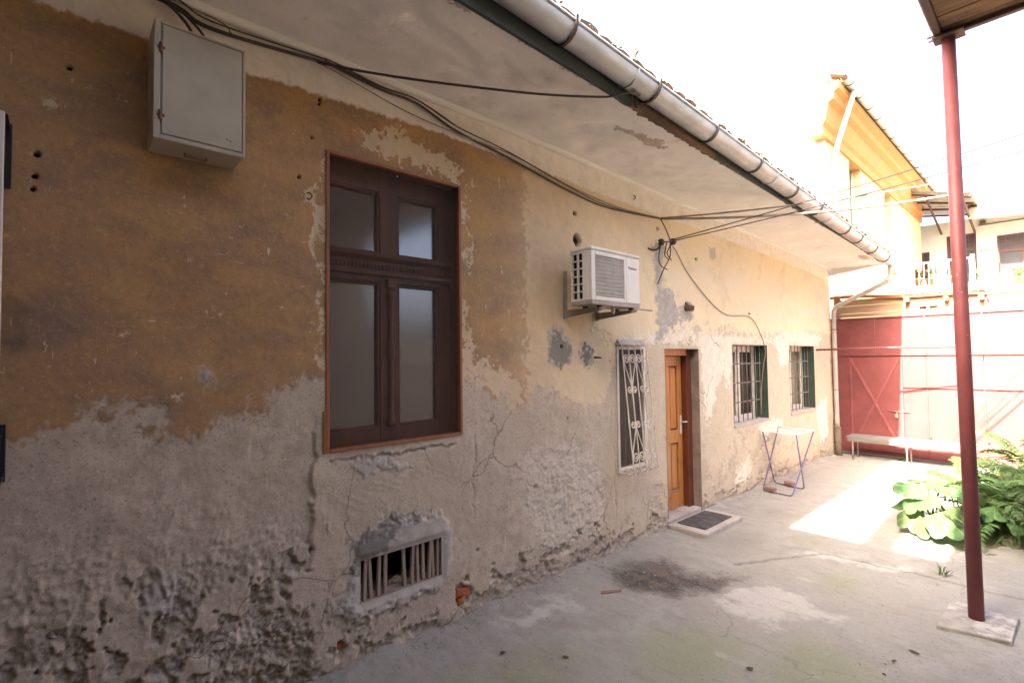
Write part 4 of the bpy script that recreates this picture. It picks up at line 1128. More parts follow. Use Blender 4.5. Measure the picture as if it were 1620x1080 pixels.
# fan grille: concentric rings and spokes made of wire, flat wire mesh
gy0, gy1, gz0, gz1 = ay0+.05, ay1-.225, az0+.065, az1-.065
mb = MB()
for k in range(29):
    y = gy0+.008+k*(gy1-gy0-.016)/28; mb.box(ax1-.012, ax1-.009, y-.003, y+.003, gz0, gz1)
g1 = local(mb, AL).build('fan_grille', M['acgrey'], ac); g1['kind'] = 'stuff'
mb = MB()
for k in range(11):
    z = gz0+.012+k*(gz1-gz0-.024)/10; mb.box(ax1-.009, ax1-.006, gy0, gy1, z-.002, z+.002)
g1 = local(mb, AL).build('grille_wires', M['acgrey'], ac); g1['kind'] = 'stuff'
B(ac, AL, 'fan_well', M['fan'], ax1-.108, ax1-.105, gy0, gy1, gz0, gz1)
mb = MB(); fc = ((gy0+gy1)/2, (gz0+gz1)/2)
for k in range(3):
    a0 = k*2.094
    vs = []
    for i in range(7):
        an = a0+i*.16
        for rr_ in (.03, .155): vs.append((ax1-.085+.045*i/6, fc[0]+rr_*math.cos(an), fc[1]+rr_*math.sin(an)))
    local(MB().add(vs, [(2*i, 2*i+1, 2*i+3, 2*i+2) for i in range(6)]), AL).build('fan_blade', M['fan'], ac)
local(MB().tube([(ax1-.09, fc[0], fc[1]), (ax1-.03, fc[0], fc[1])], .035, 12), AL).build('fan_hub', M['fan'], ac)
# maker's lettering on the service panel
cu = bpy.data.curves.new('lettering', 'FONT'); cu.body = 'Quantex'; cu.size = .036; cu.extrude = .0006
to = bpy.data.objects.new('lettering', cu); COL.objects.link(to)
dg = bpy.context.evaluated_depsgraph_get()
tm = bpy.data.meshes.new_from_object(to.evaluated_get(dg)); bpy.data.objects.remove(to)
tm.materials.clear(); tm.materials.append(M['text'])
o = put('lettering', tm, ac); o.matrix_local = Matrix(((0, 0, 1, ax1+.0012), (1, 0, 0, ay1-.172-AL[1]), (0, 1, 0, az1-.135-AL[2]), (0, 0, 0, 1)))
for y in (3.262, 3.705):
    br = local(MB().box(.004, .03, y, y+.035, 2.185, 2.60, .003), AL).build('bracket', M['bracket'], ac)
    local(MB().add([(.03, y, 2.19), (.46, y, 2.232), (.46, y, 2.256), (.03, y, 2.256), (.03, y+.004, 2.19), (.46, y+.004, 2.232), (.46, y+.004, 2.256), (.03, y+.004, 2.256)],
               [(3, 2, 1, 0), (4, 5, 6, 7), (0, 1, 5, 4), (1, 2, 6, 5), (2, 3, 7, 6), (3, 0, 4, 7)]).box(.03, .46, y+.004, y+.034, 2.2525, 2.2562), AL).build('bracket_arm', M['bracket'], br)
    for x in (.24, .39):
        B(ac, AL, 'rubber_foot', M['black'], x-.02, x+.02, y+.002, y+.032, 2.2563, 2.271, ch=.003)
local(MB().tube([(.36, 3.50, 2.27), (.36, 3.50, 2.232)], .018, 10).tube([(.36, 3.50, 2.232), (.36, 3.50, 2.212)], .012, 10), AL).build('drain_spout', st, ac, True)
local(MB().tube([(.42, 3.72, 2.262), (.46, 3.82, 2.258), (.47, 3.92, 2.255)], .008, 6), AL).build('hose_stub', M['bracket'], ac)

# wall insulators on a bent iron bracket
IL = (0, 4.75, 3.05)
ins = thing('insulator_bracket', 'rusty iron bracket with two black insulators holding the overhead wires', 'insulator', IL)
local(MB().tube(smooth_pts([(-.02, 4.60, 3.03), (.02, 4.60, 2.98), (.08, 4.60, 2.955), (.12, 4.63, 2.97), (.13, 4.66, 3.02)], 5), .010, 6), IL).build('hook', M['iron'], ins, True)
local(MB().tube([(.0, 4.82, 3.02), (.13, 4.66, 3.04), (.14, 4.95, 3.085)], .009, 6), IL).build('arm', M['iron'], ins, True)
for (y, z) in ((4.665, 3.035), (4.90, 3.075)):
    local(MB().tube([(.13, y, z-.03), (.13, y, z-.01), (.13, y, z), (.13, y, z+.02), (.13, y, z+.035)], [.022, .036, .024, .034, .02], 10), IL).build('insulator_body', M['iron'], ins, True)
for (p) in ([(.05, 4.80, 3.32), (.08, 4.86, 3.2), (.10, 4.90, 3.06), (.07, 4.88, 2.96), (.05, 5.0, 2.90)],
            [(.11, 4.70, 3.03), (.09, 4.68, 2.9), (.05, 4.78, 2.82), (.04, 4.93, 2.79)],
            [(.11, 4.88, 3.05), (.09, 4.9, 2.92), (.06, 4.82, 2.78), (.04, 4.73, 2.62)],
            [(.12, 4.79, 3.05), (.09, 4.80, 2.93), (.08, 4.87, 2.90), (.05, 4.95, 2.90)]):
    local(MB().tube(smooth_pts(p, 5), .006, 5), IL).build('wire_end', M['cable'], ins, True)

# cables
def cable(pts, r, label, mat='cable', group=None, n=8, sides=6, name='cable'):
    p = smooth_pts(pts, n); L = p[0]
    o = local(MB().tube(p, r, sides), L).build(name, M[mat], None, True); o.location = L
    return tag(o, label, 'cable', group)
main = [(.03, -2.5, 3.60), (.03, -.6, 3.60), (.03, .324, 3.611), (.03, .566, 3.559), (.03, 1.103, 3.607), (.03, 1.197, 3.615), (.028, 1.53, 3.583), (.028, 1.788, 3.582), (.025, 2.13, 3.49), (.022, 2.62, 3.432), (.022, 3.371, 3.318), (.022, 3.921, 3.28), (.03, 4.816, 3.335)]
cable(main, .0085, 'thickest black cable of the bundle running along the wall under the eaves', group='cable bundle along the wall')
m2 = [(x+.016, y, z+.016-.02*math.sin(y*1.7)) for x, y, z in main]
cable(m2, .0048, 'thin black cable twisting around the thick one under the eaves', group='cable bundle along the wall')
m4 = [(x+.006, y, z+.03+.012*math.sin(y*2.6+1)) for x, y, z in main[:9]]
cable(m4, .0045, 'thin black cable running highest of the bundle above the cabinet', group='cable bundle along the wall')
m3 = [(.03, -2.5, 3.625), (.03, .3, 3.635), (.03, .7, 3.57), (.03, 1.1, 3.60), (.03, 1.7, 3.50), (.028, 2.2, 3.47), (.024, 2.7, 3.46), (.024, 3.4, 3.36), (.024, 4.1, 3.315), (.03, 4.82, 3.345)]
cable(m3, .0045, 'slack pale cable hanging lowest of the bundle beside the window top', 'cablew', group='cable bundle along the wall')
cable([(.03, .1, 3.63), (.05, .35, 3.60), (.06, .45, 3.53), (.05, .5, 3.46), (.08, .52, 3.40)], .008, 'short black cable dropping into the top of the grey cabinet')
cable([(.03, .2, 3.64), (.06, .41, 3.58), (.07, .50, 3.52), (.05, .56, 3.46), (.08, .59, 3.40)], .007, 'second short cable bending down behind the grey cabinet top')
cable([(.03, 1.12, 3.60), (.2, 1.36, 3.556), (.4, 1.747, 3.548), (.65, 2.33, 3.584), (.82, 2.74, 3.638), (.89, 2.86, 3.66), (.95, 2.95, 3.69), (.96, 3.05, 3.70)], .008, 'dark cable slung from the bundle across the soffit to the gutter')
lp = [(.90+.0*k, 3.10+.035*math.cos(a), 3.72+.075*math.sin(a)) for k, a in enumerate([2*math.pi*i/20+1.57 for i in range(21)])]
cable(lp, .0045, 'small wire loop dangling below the gutter board', n=2)
cable([(.06, 4.95, 3.06), (.03, 5.12, 3.04), (.02, 5.487, 2.754), (.02, 6.272, 2.387), (.02, 7.07, 2.375), (.02, 7.437, 2.131), (.012, 7.597, 1.90), (-.02, 7.60, 1.7), (-.04, 7.56, 1.4), (-.03, 7.50, 1.12), (-.06, 7.58, 1.0)], .0055, 'brown cable sagging down the wall into the barred window beside the door', 'cablew')
# the wires across the courtyard
ends = [((.13, 4.90, 3.10), (2.705, 8.0, 4.29), .14), ((.13, 4.90, 3.085), (2.70, 8.0, 4.10), .16), ((.03, 4.82, 3.34), (2.70, 8.0, 3.93), .40), ((.03, 4.82, 3.335), (2.695, 8.0, 3.76), .60)]
labs = ['uppermost wire from the insulators across the courtyard past the red post', 'second wire from the insulators across the courtyard', 'third wire, slung from the cable bundle across the courtyard', 'lowest and thickest wire sagging across the courtyard']
for i, (p, q, sag) in enumerate(ends):
    p = Vector(p); q = Vector(q); e = p+(q-p)*2.3; e.z += .983*sag/.435; pts = []
    for k in range(25):
        t_ = k/24; v = p+(e-p)*t_; v.z -= sag*4*t_*(1-t_); pts.append(tuple(v))
    cable(pts, (.0055, .0055, .009, .014)[i], labs[i], 'cabledark' if i < 2 else 'cablew', 'wires across the courtyard', 2)

# small iron things on the wall
for (y, z, x, lab) in ((3.675, 1.845, .09, 'rusty iron spike sticking out of the grey cement patch'), (7.07, 2.42, .03, 'small iron nail holding the sagging brown cable')):
    o = MB().tube([(-.03, 0, 0), (x*.5, .0, .0), (x, .005, -.004)], [.012, .010, .006], 6).build('wall_spike', M['rust'], None); o.location = (0, y, z); tag(o, lab, 'spike')
o = MB().tube([(-.03, 0, 0), (.04, 0, 0), (.10, .02, -.01)], [.045, .04, .03], 10).build('broken_pipe_stub', M['rotten'], None, True); o.location = (0, 5.36, 2.40); tag(o, 'broken brown pipe stub in the wall above the door', 'pipe stub')
for (y, z, lab) in ((4.35, 3.47, 'small rusty hook in the white band above the air conditioner'), (1.075, 2.80, 'small bent hook beside the big window'), (1.16, 3.625, 'rusty clip on the cable bundle near the cabinet'), (.05, 3.55, 'tiny hook left of the cabinet')):
    o = MB().tube(smooth_pts([(-.02, 0, .02), (.02, 0, .02), (.03, .012, .0), (.02, .0, -.02), (.01, -.008, -.012)], 4), .0045, 5).build('wall_hook', M['rust'], None, True); o.location = (0, y, z); tag(o, lab, 'hook')

# notice board at the left edge
SL = (0, -.15, 1.37)
sb = thing('notice_board', 'white board on black metal brackets at the left edge of the wall', 'board', SL)
B(sb, SL, 'panel', M['boardwhite'], .175, .198, -1.15, -.158, 1.385, 2.83, ch=.003)
for (z0_, z1_, s) in ((2.575, 2.845, 1), (1.372, 1.605, -1)):
    b_ = B(sb, SL, 'bracket', M['blackmetal'], .012, .02, -.185, -.145, z0_, z1_, ch=.002)
    zz = z1_-.02 if s > 0 else z0_+.02
    B(sb, SL, 'bracket_arm', M['blackmetal'], .02, .175, -.18, -.15, zz-.004, zz+.004)
    local(MB().tube([(.02, -.165, z0_+.04 if s > 0 else z1_-.04), (.17, -.165, zz)], .007, 6), SL).build('brace', M['blackmetal'], sb)

# ================================================================== THINGS IN THE YARD
ML = (.22, 5.3, .052)
dm = thing('doormat', 'dark grey rubber doormat on the concrete doorstep', 'doormat', ML)
mb = MB().box(.055, .375, 4.985, 5.60, .0525, .063, .004)
local(mb, ML).build('mat', M['mat'], dm)
for k in range(9):
    x = .075+k*.035
    B(dm, ML, 'rib', M['mat'], x, x+.012, 5.0, 5.585, .063, .0665, ch=.002)

# clothes drying rack
RL = (.28, 7.5, 0)
rk = thing('drying_rack', 'folding clothes drying rack with violet legs and white wire top', 'drying rack', RL)
n0, n1 = Vector((.07, 7.24, .80)), Vector((.50, 7.30, .79))      # near top edge
f0, f1 = Vector((.07, 7.84, .80)), Vector((.50, 7.96, .775))     # far top edge
bn0, bn1 = Vector((.10, 7.15, .012)), Vector((.48, 7.115, .012))
bf0, bf1 = Vector((.05, 7.70, .012)), Vector((.47, 7.60, .012))
for (t0, t1, b0, b1, dx) in ((f0, f1, bn0, bn1, .0), (n0, n1, bf0, bf1, .013)):
    t0 = t0+Vector((dx, 0, 0)); t1 = t1-Vector((dx, 0, 0))
    u = (b1-b0).normalized()*.04
    k0 = (t0-b0).normalized()*.04; k1 = (t1-b1).normalized()*.04
    pts = [t0, b0+k0*2, b0+k0*.6+u*.1, b0+u*.7, b0+u*2, b1-u*2, b1-u*.7, b1+k1*.6-u*.1, b1+k1*2, t1]
    local(MB().tube(pts, .0085, 8), RL).build('leg_frame', M['rackblue'], rk, True)
for (p, q) in ((n0, n1), (f0, f1), (n0, f0), (n1, f1)):
    local(MB().tube([p, q], .009, 8), RL).build('top_bar', M['rackwhite'], rk, True)
for k in range(1, 12):
    t_ = k/12; p = n0.lerp(n1, t_); q = f0.lerp(f1, t_)
    local(MB().tube([p, q], .003, 6), RL).build('wire', M['rackwhite'], rk, True)
for (x, y, rz, lab) in ((.20, 7.15, -.15, 'red brick lying on the near foot bar of the drying rack'), (.26, 7.665, -.3, 'red brick lying on the far foot bar of the drying rack')):
    mb = MB().box(-.06, .06, -.04, .04, 0, .045, .005)
    o = mb.build('loose_brick', M['loosebrick'], None); o.location = (x, y, .024); o.rotation_euler = (0, .03, rz); tag(o, lab, 'brick', 'bricks weighing down the drying rack')

# bench
BL = (1.0, 10.55, 0)
bn = thing('bench', 'weathered grey plank bench with thin metal legs before the red gate', 'bench', BL)
for k, (y0_, y1_) in enumerate(((10.36, 10.445), (10.46, 10.55), (10.565, 10.655), (10.67, 10.745))):
    B(bn, BL, 'seat_plank', M['benchwood'], .27, 1.95, y0_, y1_, .372+.002*k, .402+.002*k, ch=.004)
for x in (.36, 1.12, 1.85):
    for y in (10.39, 10.71):
        local(MB().tube([(x, y, 0), (x, y, .368)], .012, 8), BL).build('leg', M['bracket'], bn, True)
    B(bn, BL, 'bearer', M['benchwood'], x-.02, x+.02, 10.37, 10.73, .345, .371, ch=.003)
B(bn, BL, 'apron', M['benchwood'], .29, 1.93, 10.362, 10.376, .318, .3715, ch=.002)

# red gate
GL = (1.5, 11.0, 0)
gt_ = thing('red_gate', 'tall red sheet metal gate with wicket door closing the courtyard', 'gate', GL)
red = M['red']
px = [-.09, .60, 1.32, 2.04, 2.76, 3.5, 4.3]
for i in range(6):
    for (z0_, z1_) in ((.03, 1.81), (1.835, 2.50)):
        if z0_ < 1 and i in (0, 1):
            continue
        B(gt_, GL, 'sheet_panel', red, px[i]+.004, px[i+1]-.004, 11.0+.0012*(i % 2), 11.012, z0_, z1_, ch=.002)
B(gt_, GL, 'sheet_panel', red, -.086, .20, 11.0, 11.012, .03, 1.81, ch=.002)
B(gt_, GL, 'sheet_panel', red, 1.0, 1.316, 11.001, 11.012, .03, 1.81, ch=.002)
B(gt_, GL, 'light_block_sheet', red, -.08, 1.33, 11.0135, 11.019, .03, 1.86)  # added unseen sheet, blocks daylight leaking through the door gaps
wd = B(gt_, GL, 'wicket_door', red, .206, .994, 10.994, 11.008, .10, 1.79, ch=.002)
def bar3(p, q, w, t_, nm, par, mat=red):
    p = Vector(p); q = Vector(q); d = (q-p).normalized(); s = d.cross(Vector((0, 1, 0))).normalized()*w/2; y = Vector((0, -t_, 0))
    vs = [p-s, p+s, q+s, q-s, p-s+y, p+s+y, q+s+y, q-s+y]
    return local(MB().add(vs, [(0, 1, 2, 3), (7, 6, 5, 4), (0, 4, 5, 1), (1, 5, 6, 2), (2, 6, 7, 3), (3, 7, 4, 0)]), GL).build(nm, mat, par)
bar3((.22, 10.993, 1.77), (.86, 10.993, .36), .04, .03, 'brace', wd, M['redpost'])
bar3((.95, 10.993, 1.76), (.34, 10.993, .42), .03, .018, 'brace', wd, M['redpost'])
for bx in ((.206, .236, .10, 1.79), (.964, .994, .10, 1.79)):
    B(wd, GL, 'edge_iron', M['redpost'], bx[0], bx[1], 10.982, 10.9935, bx[2], bx[3], ch=.002)
local(MB().tube([(.78, 10.975, .83), (1.08, 10.975, .83)], .008, 6).tube([(.90, 10.98, .83), (.90, 10.96, .80), (.90, 10.96, .76)], .01, 6), GL).build('latch_bolt', M['bracket'], wd, True)
B(wd, GL, 'padlock', M['bracket'], .87, .915, 10.95, 10.975, .72, .78, ch=.006)
for z in (.35, 1.5):
    local(MB().tube([(.203, 10.982, z-.04), (.203, 10.982, z+.04)], .012, 8), GL).build('hinge', red, wd)
for z in (1.822, 2.50):
    local(MB().box(-.09, 4.3, 10.975, 11.02, z-.014, z+.014, .003), GL).build('rail', red, gt_)
B(gt_, GL, 'rail', red, 1.0, 4.3, 10.975, 10.9995, 1.25, 1.275, ch=.003)
for x in px[1:-1]:
    B(gt_, GL, 'post_strip', red, x-.014, x+.014, 10.982, 10.9995, 1.837, 2.485, ch=.003)
for x in px[2:-1]:
    B(gt_, GL, 'post_strip', red, x-.014, x+.014, 10.982, 10.9995, .03, 1.249, ch=.003)
    for z in (.45, 1.87):
        local(MB().tube([(x+.03, 10.97, z-.03), (x+.03, 10.97, z+.03)], .012, 8), GL).build('hinge', M['rust'], gt_)
B(gt_, GL, 'sill_board', M['benchwood'], -.05, 4.3, 10.93, 10.99, 0, .035, ch=.004)
for x in (-.06, 4.32):
    B(gt_, GL, 'gate_post', red, x-.04, x+.04, 11.021, 11.09, -.05, 2.52, ch=.004)

# red pipe stretching from the wall
o = local(MB().tube([(-.05, 9.83, 1.925), (1.14, 10.1, 1.945), (1.9, 10.27, 1.94)], .017, 8), (.0, 9.83, 1.925)).build('red_pipe', M['redpost'], None, True)
o.location = (.0, 9.83, 1.925); tag(o, 'thin red pipe stretching from the wall in front of the gate', 'pipe')

# lean-to with planks behind the gate
TL = (1.0, 11.2, 2.5)
ls = thing('plank_lean_to', 'lean-to with weathered planks and orange roof edge above the red gate', 'shed', TL)
for k, (z0_, z1_) in enumerate(((2.53, 2.60), (2.606, 2.745), (2.75, 2.86))):
    B(ls, TL, 'plank', M['plank'], -.05+.02*k, 2.1, 11.06+.004*k, 11.085+.004*k, z0_, z1_, ch=.003)
mb = MB().box(-.08, 2.1, 11.0, 11.10, 0, .05, .006)
mb.v = [(x, y, z+2.88-.075*max(0, x)+.012*math.sin(x*5)) for x, y, z in MB().box(-.08, 2.1, 11.0, 11.10, 0, .05).v] and mb.v
vs = []; N = 24
for i in range(N+1):
    x = -.08+2.2*i/N; z = 2.895-.055*x+.012*math.sin(x*4.5)
    vs += [(x, 10.99, z), (x, 11.08, z), (x, 11.08, z+.05), (x, 10.99, z+.05)]
fs = [(0, 1, 2, 3), (4*N+3, 4*N+2, 4*N+1, 4*N)]
for i in range(N):
    for k in range(4): fs.append((4*i+k, 4*i+4+k, 4*i+4+(k+1) % 4, 4*i+(k+1) % 4))
local(MB().add(vs, fs), TL).build('eave_board', M['beam'], ls)
vs = []; N = 90
for i in range(N+1):
    x = -.1+2.3*i/N; w = .010*math.sin(x*80)
    z = 2.955-.055*x+.012*math.sin(x*4.5)+w
    vs += [(x, 10.95, z), (x, 12.3, z+.25)]
local(MB().add(vs, [(2*i, 2*i+2, 2*i+3, 2*i+1) for i in range(N)]), TL).build('roof_sheet', M['sheet'], ls, True)
for x in (1.10, 1.62, 2.05):
    z = 2.82-.055*x
    B(ls, TL, 'rafter_end', M['beam'], x-.035, x+.035, 10.90, 11.9, z-.02, z+.055, ch=.004)
for x in (1.30, 1.44):
    z = 2.67
    B(ls, TL, 'block', M['beam'], x-.05, x+.05, 10.99, 11.055, z-.025, z+.012, ch=.004)
B(ls, TL, 'side_post', M['plank'], -.05, .05, 11.1, 11.2, -.05, 2.9, ch=.004)
B(ls, TL, 'side_post', M['plank'], 2.0, 2.1, 11.1, 11.2, -.05, 2.8, ch=.004)

# porch with red post
PL = (2.46, 4.69, 0)
po = thing('porch_roof', 'porch roof corner carried by a slim dark red steel post', 'porch', PL)
local(MB().tube([(2.462, 4.69, .03), (2.451, 4.69, 2.0), (2.440, 4.69, 4.09)], [.043, .042, .040], 20), PL).build('post', M['redpost'], po, True)
B(po, PL, 'cap_plate', M['porchiron'], 2.36, 2.53, 4.60, 4.74, 4.085, 4.10, ch=.003)
for y in (4.62, 4.68):
    local(MB().tube([(2.33, y, 4.11), (2.41, y, 4.105)], .008, 6), PL).build('bolt', M['porchiron'], po)
B(po, PL, 'edge_beam', M['porchiron'], 2.37, 2.41, -2.2, 4.70, 4.101, 4.20, ch=.004)
B(po, PL, 'edge_beam', M['porchiron'], 2.411, 5.6, 4.655, 4.70, 4.1005, 4.20, ch=.004)
k = 0; y = -2.2
while y < 4.63:
    B(po, PL, 'ceiling_board', M['porchwood'], 2.412, 5.6, y, y+.166, 4.135+.003*math.sin(k*1.7), 4.16, ch=.003); y += .17; k += 1
B(po, PL, 'deck', M['sheet'], 2.34, 5.7, -2.3, 4.73, 4.202, 4.24, ch=.004)
for (x, y) in ((2.46, 1.2), (2.46, -2.0)):
    local(MB().tube([(x, y-.0, .0), (x, y, 4.09)], .042, 14), PL).build('post', M['redpost'], po, True) if y < 0 else None
mb = MB()
for i in range(12):
    for j in range(9): pass
pad_o = [(2.285, 4.39), (2.65, 4.47), (2.665, 4.905), (2.30, 4.915)]
mb.add([(x, y, -.03) for x, y in pad_o]+[(x+.006*(2.47-x)/.2, y+.004, .026) for x, y in pad_o]+[(x+(2.475-x)*.05, y+(4.65-y)*.05, .033) for x, y in pad_o],
       [(0, 1, 5, 4), (1, 2, 6, 5), (2, 3, 7, 6), (3, 0, 4, 7), (4, 5, 9, 8), (5, 6, 10, 9), (6, 7, 11, 10), (7, 4, 8, 11), (8, 9, 10, 11)])
local(mb, PL).build('footing', M['pad'], po)

# ================================================================== BUILDINGS AROUND
def gable_box(name, label, x0, x1, y0, y1, z1, wm, parts=True):
    t_ = thing(name, label, 'building', ((x0+x1)/2, (y0+y1)/2, 0))
    L = ((x0+x1)/2, (y0+y1)/2, 0)
    local(MB().box(x0, x1, y0, y1, -.06, z1), L).build('wall', wm, t_)
    return t_, L
# unseen house behind the camera, its roof shaped to shade the near courtyard
rb, L = gable_box('unseen_rear_building', 'unseen grey rendered building behind the viewer, shaped to shade the courtyard', -5, 9, -9, -3.0, 5.2, M['rearwall'])
EZ = 5.3; EY = 5.87-EZ/math.tan(SUN_EL)
local(MB().prism([(-9.5, EZ-.15), (EY, EZ-.15), (EY, EZ), (-5.2, EZ+2.6), (-9.5, EZ)], 'x', -5.2, 9.2), L).build('roof', M['tile'], rb)  # overhang stretched low to darken the near left wall
ch = local(MB().box(1.80, 2.06, EY-.9, EY-.55, EZ-.1, EZ+2.9, .01), L).build('shade_stack', M['brick'], rb)  # added unseen stack, shaped to cast the strip of shade by the bed
local(MB().box(1.79, 2.07, EY-.92, EY-.53, EZ+2.9, EZ+2.98, .01), L).build('shade_stack_cap', M['step'], ch)
for x in (.6, 3.6, 5.4):
    w = local(MB().box(x, x+1.0, -3.02, -2.96, 3.3, 4.8, .01), L).build('window', M['brownwood'], rb)
    local(MB().box(x+.08, x+.92, -2.965, -2.955, 3.38, 4.72), L).build('pane', M['darkglass'], w)
dd = local(MB().box(2.2, 3.3, -3.02, -2.95, 0, 2.3, .01), L).build('door', M['brownwood'], rb)
# unseen building carrying the porch, added on the right to block sky light
sb2, L = gable_box('unseen_side_building', 'low unseen building behind the porch on the right, added to block light', 5.6, 11, -2.9, 4.5, 5.2, M['rearwall'])
local(MB().prism([(5.3, 5.15), (11.3, 5.15), (11.3, 5.25), (8.3, 6.8), (5.3, 5.25)], 'y', -2.95, 4.7), L).build('roof', M['tile'], sb2)
for y in (-1.0, 2.2):
    w = local(MB().box(5.54, 5.61, y, y+1.1, 1.0, 2.4, .01), L).build('window', M['brownwood'], sb2)
    local(MB().box(5.535, 5.545, y+.08, y+1.02, 1.08, 2.32), L).build('pane', M['darkglass'], w)
# boundary wall on the right
bwl = MB().box(6.9, 7.15, 4.6, 11.4, -.06, 2.3, .02).build('boundary_wall', M['rearwall'], None)
bwl.location = (0, 0, 0); tag(bwl, 'plain rendered wall bounding the garden on the right', 'wall')

# yellow house along the left, beyond the gate
ox = -.5
yb, L = gable_box('yellow_house', 'tall yellow house with moulded cornice and arched windows beyond the gate', -9, ox-.25, 12.72, 23.4, 7.0, M['orange'])
# street-side face built with real openings: piers and spandrels
W1 = (14.35, 15.40, 4.3, 6.45); W2 = (17.9, 18.8, 4.3, 6.35)
def face(y0_, y1_, z0_, z1_): local(MB().box(ox-.249, ox, y0_, y1_, z0_, z1_), L).build('wall', M['orange'], yb)
face(12.72, W1[0], -.05, 7.0); face(W1[1], W2[0], -.05, 7.0); face(W2[1], 23.4, -.05, 7.0)
for w in (W1, W2):
    y0_, y1_, z0_, z1_ = w; face(y0_, y1_, -.05, z0_)
    n = 8; cy = (y0_+y1_)/2; hw = (y1_-y0_)/2; rise = .38
    arc = [(cy-hw*math.cos(math.pi*k/n), z1_+rise*math.sin(math.pi*k/n)) for k in range(n+1)]
    vs = []; fs = []
    for (y, z) in arc: vs += [(ox, y, z), (ox, y, 7.0), (ox-.249, y, z)]
    for k in range(n):
        fs += [(3*k, 3*k+3, 3*k+4, 3*k+1), (3*k, 3*k+2, 3*k+5, 3*k+3)]
    local(MB().add(vs, fs), L).build('arch', M['orange'], yb)
    wo = local(MB().box(ox-.22, ox-.17, y0_, y0_+.08, z0_, z1_+.1).box(ox-.22, ox-.17, y1_-.08, y1_, z0_, z1_+.1).box(ox-.22, ox-.171, y0_+.08, y1_-.08, z0_, z0_+.08).box(ox-.22, ox-.171, cy-.04, cy+.04, z0_+.08, z1_+.35), L).build('window', M['whitewood'], yb)
    local(MB().box(ox-.215, ox-.205, y0_, y1_, z0_, z1_+.4), L).build('pane', M['darkglass'], wo)
    local(MB().box(ox-.05, ox+.07, y0_-.06, y1_+.06, z0_-.07, z0_-.002, .01), L).build('sill', M['cornice'], yb)
cprof = [(ox-.2, 6.35), (ox+.05, 6.35), (ox+.05, 6.55), (ox+.10, 6.62), (ox+.16, 6.9), (ox+.17, 7.0), (ox+.27, 7.06), (ox+.29, 7.2), (ox+.38, 7.25), (ox+.38, 7.4), (ox-.2, 7.4)]
cprof = [(x, z-.0) for x, z in cprof]
local(MB().prism([(x, z+.25) for x, z in cprof], 'y', 12.2, 23.4), L).build('cornice', M['cornice'], yb)
gz = 7.72
gl = MB()
vs = []; n = 10
for y in (12.3, 23.45):
    for k in range(n+1):
        a_ = math.pi*(1+k/n); vs.append((ox+.48+.09*math.cos(a_), y, gz+.09*math.sin(a_)))
local(MB().add(vs, [(k, k+1, n+2+k, n+1+k) for k in range(n)]), L).build('gutter', M['zinc'], yb, True)
for q in range(14):
    y = 12.6+q*.8
    local(MB().tube([(ox+.48+.095*math.cos(math.pi*(1+k/n)), y, gz+.095*math.sin(math.pi*(1+k/n))) for k in range(n+1)], .010, 5), L).build('gutter_bracket', M['iron'], yb)
local(MB().tube([(ox+.48, 12.95, gz-.08), (ox+.42, 12.95, gz-.3), (ox+.12, 12.95, gz-1.2), (ox+.08, 12.95, gz-1.5), (ox+.08, 12.95, .0)], .055, 10), L).build('downpipe', M['whitewall'], yb, True)
local(MB().prism([(ox+.45, gz-.02), (ox+.45, gz+.05), (-5, gz+2.6), (-9.4, gz+.05), (-9.4, gz-.02)], 'y', 12.72, 23.5), L).build('roof', M['tile'], yb)
local(MB().prism([(ox-.02, -.05), (ox-.02, gz-.1), (ox+.1, gz+.2), (-5, gz+2.9), (-9.3, gz+.4), (-9.3, -.05)], 'y', 12.55, 12.718), L).build('white_glare_gable', M['whitewall'], yb)  # added gable; its white imitates sun glare and hides the roof
for q in range(26):
    y = 12.5+q*.42
    o = put('ridge_tile', tms[q % 4], yb, (ox+.47-L[0], y-L[1], gz+.06), (0, R(28), rnd.uniform(-.05, .05))); o.scale = (1, 2.1, 1.5)
# aerial on that roof
AN = (-.55, 12.9, 8.3)
an = thing('roof_aerial', 'thin metal television aerial on the yellow house roof', 'aerial', AN)
local(MB().tube([(-.55, 12.9, 7.9), (-.55, 12.9, 9.1)], .012, 6), AN).build('mast', M['iron'], an)
local(MB().tube([(-.9, 12.6, 8.95), (-.2, 13.2, 9.0)], .008, 6), AN).build('boom', M['iron'], an)
for k in range(6):
    t_ = k/5; c_ = Vector((-.9+.7*t_, 12.6+.6*t_, 8.95+.05*t_))
    local(MB().tube([c_+Vector((-.1, .12, 0)), c_+Vector((.1, -.12, 0))], .006, 5), AN).build('element', M['iron'], an)

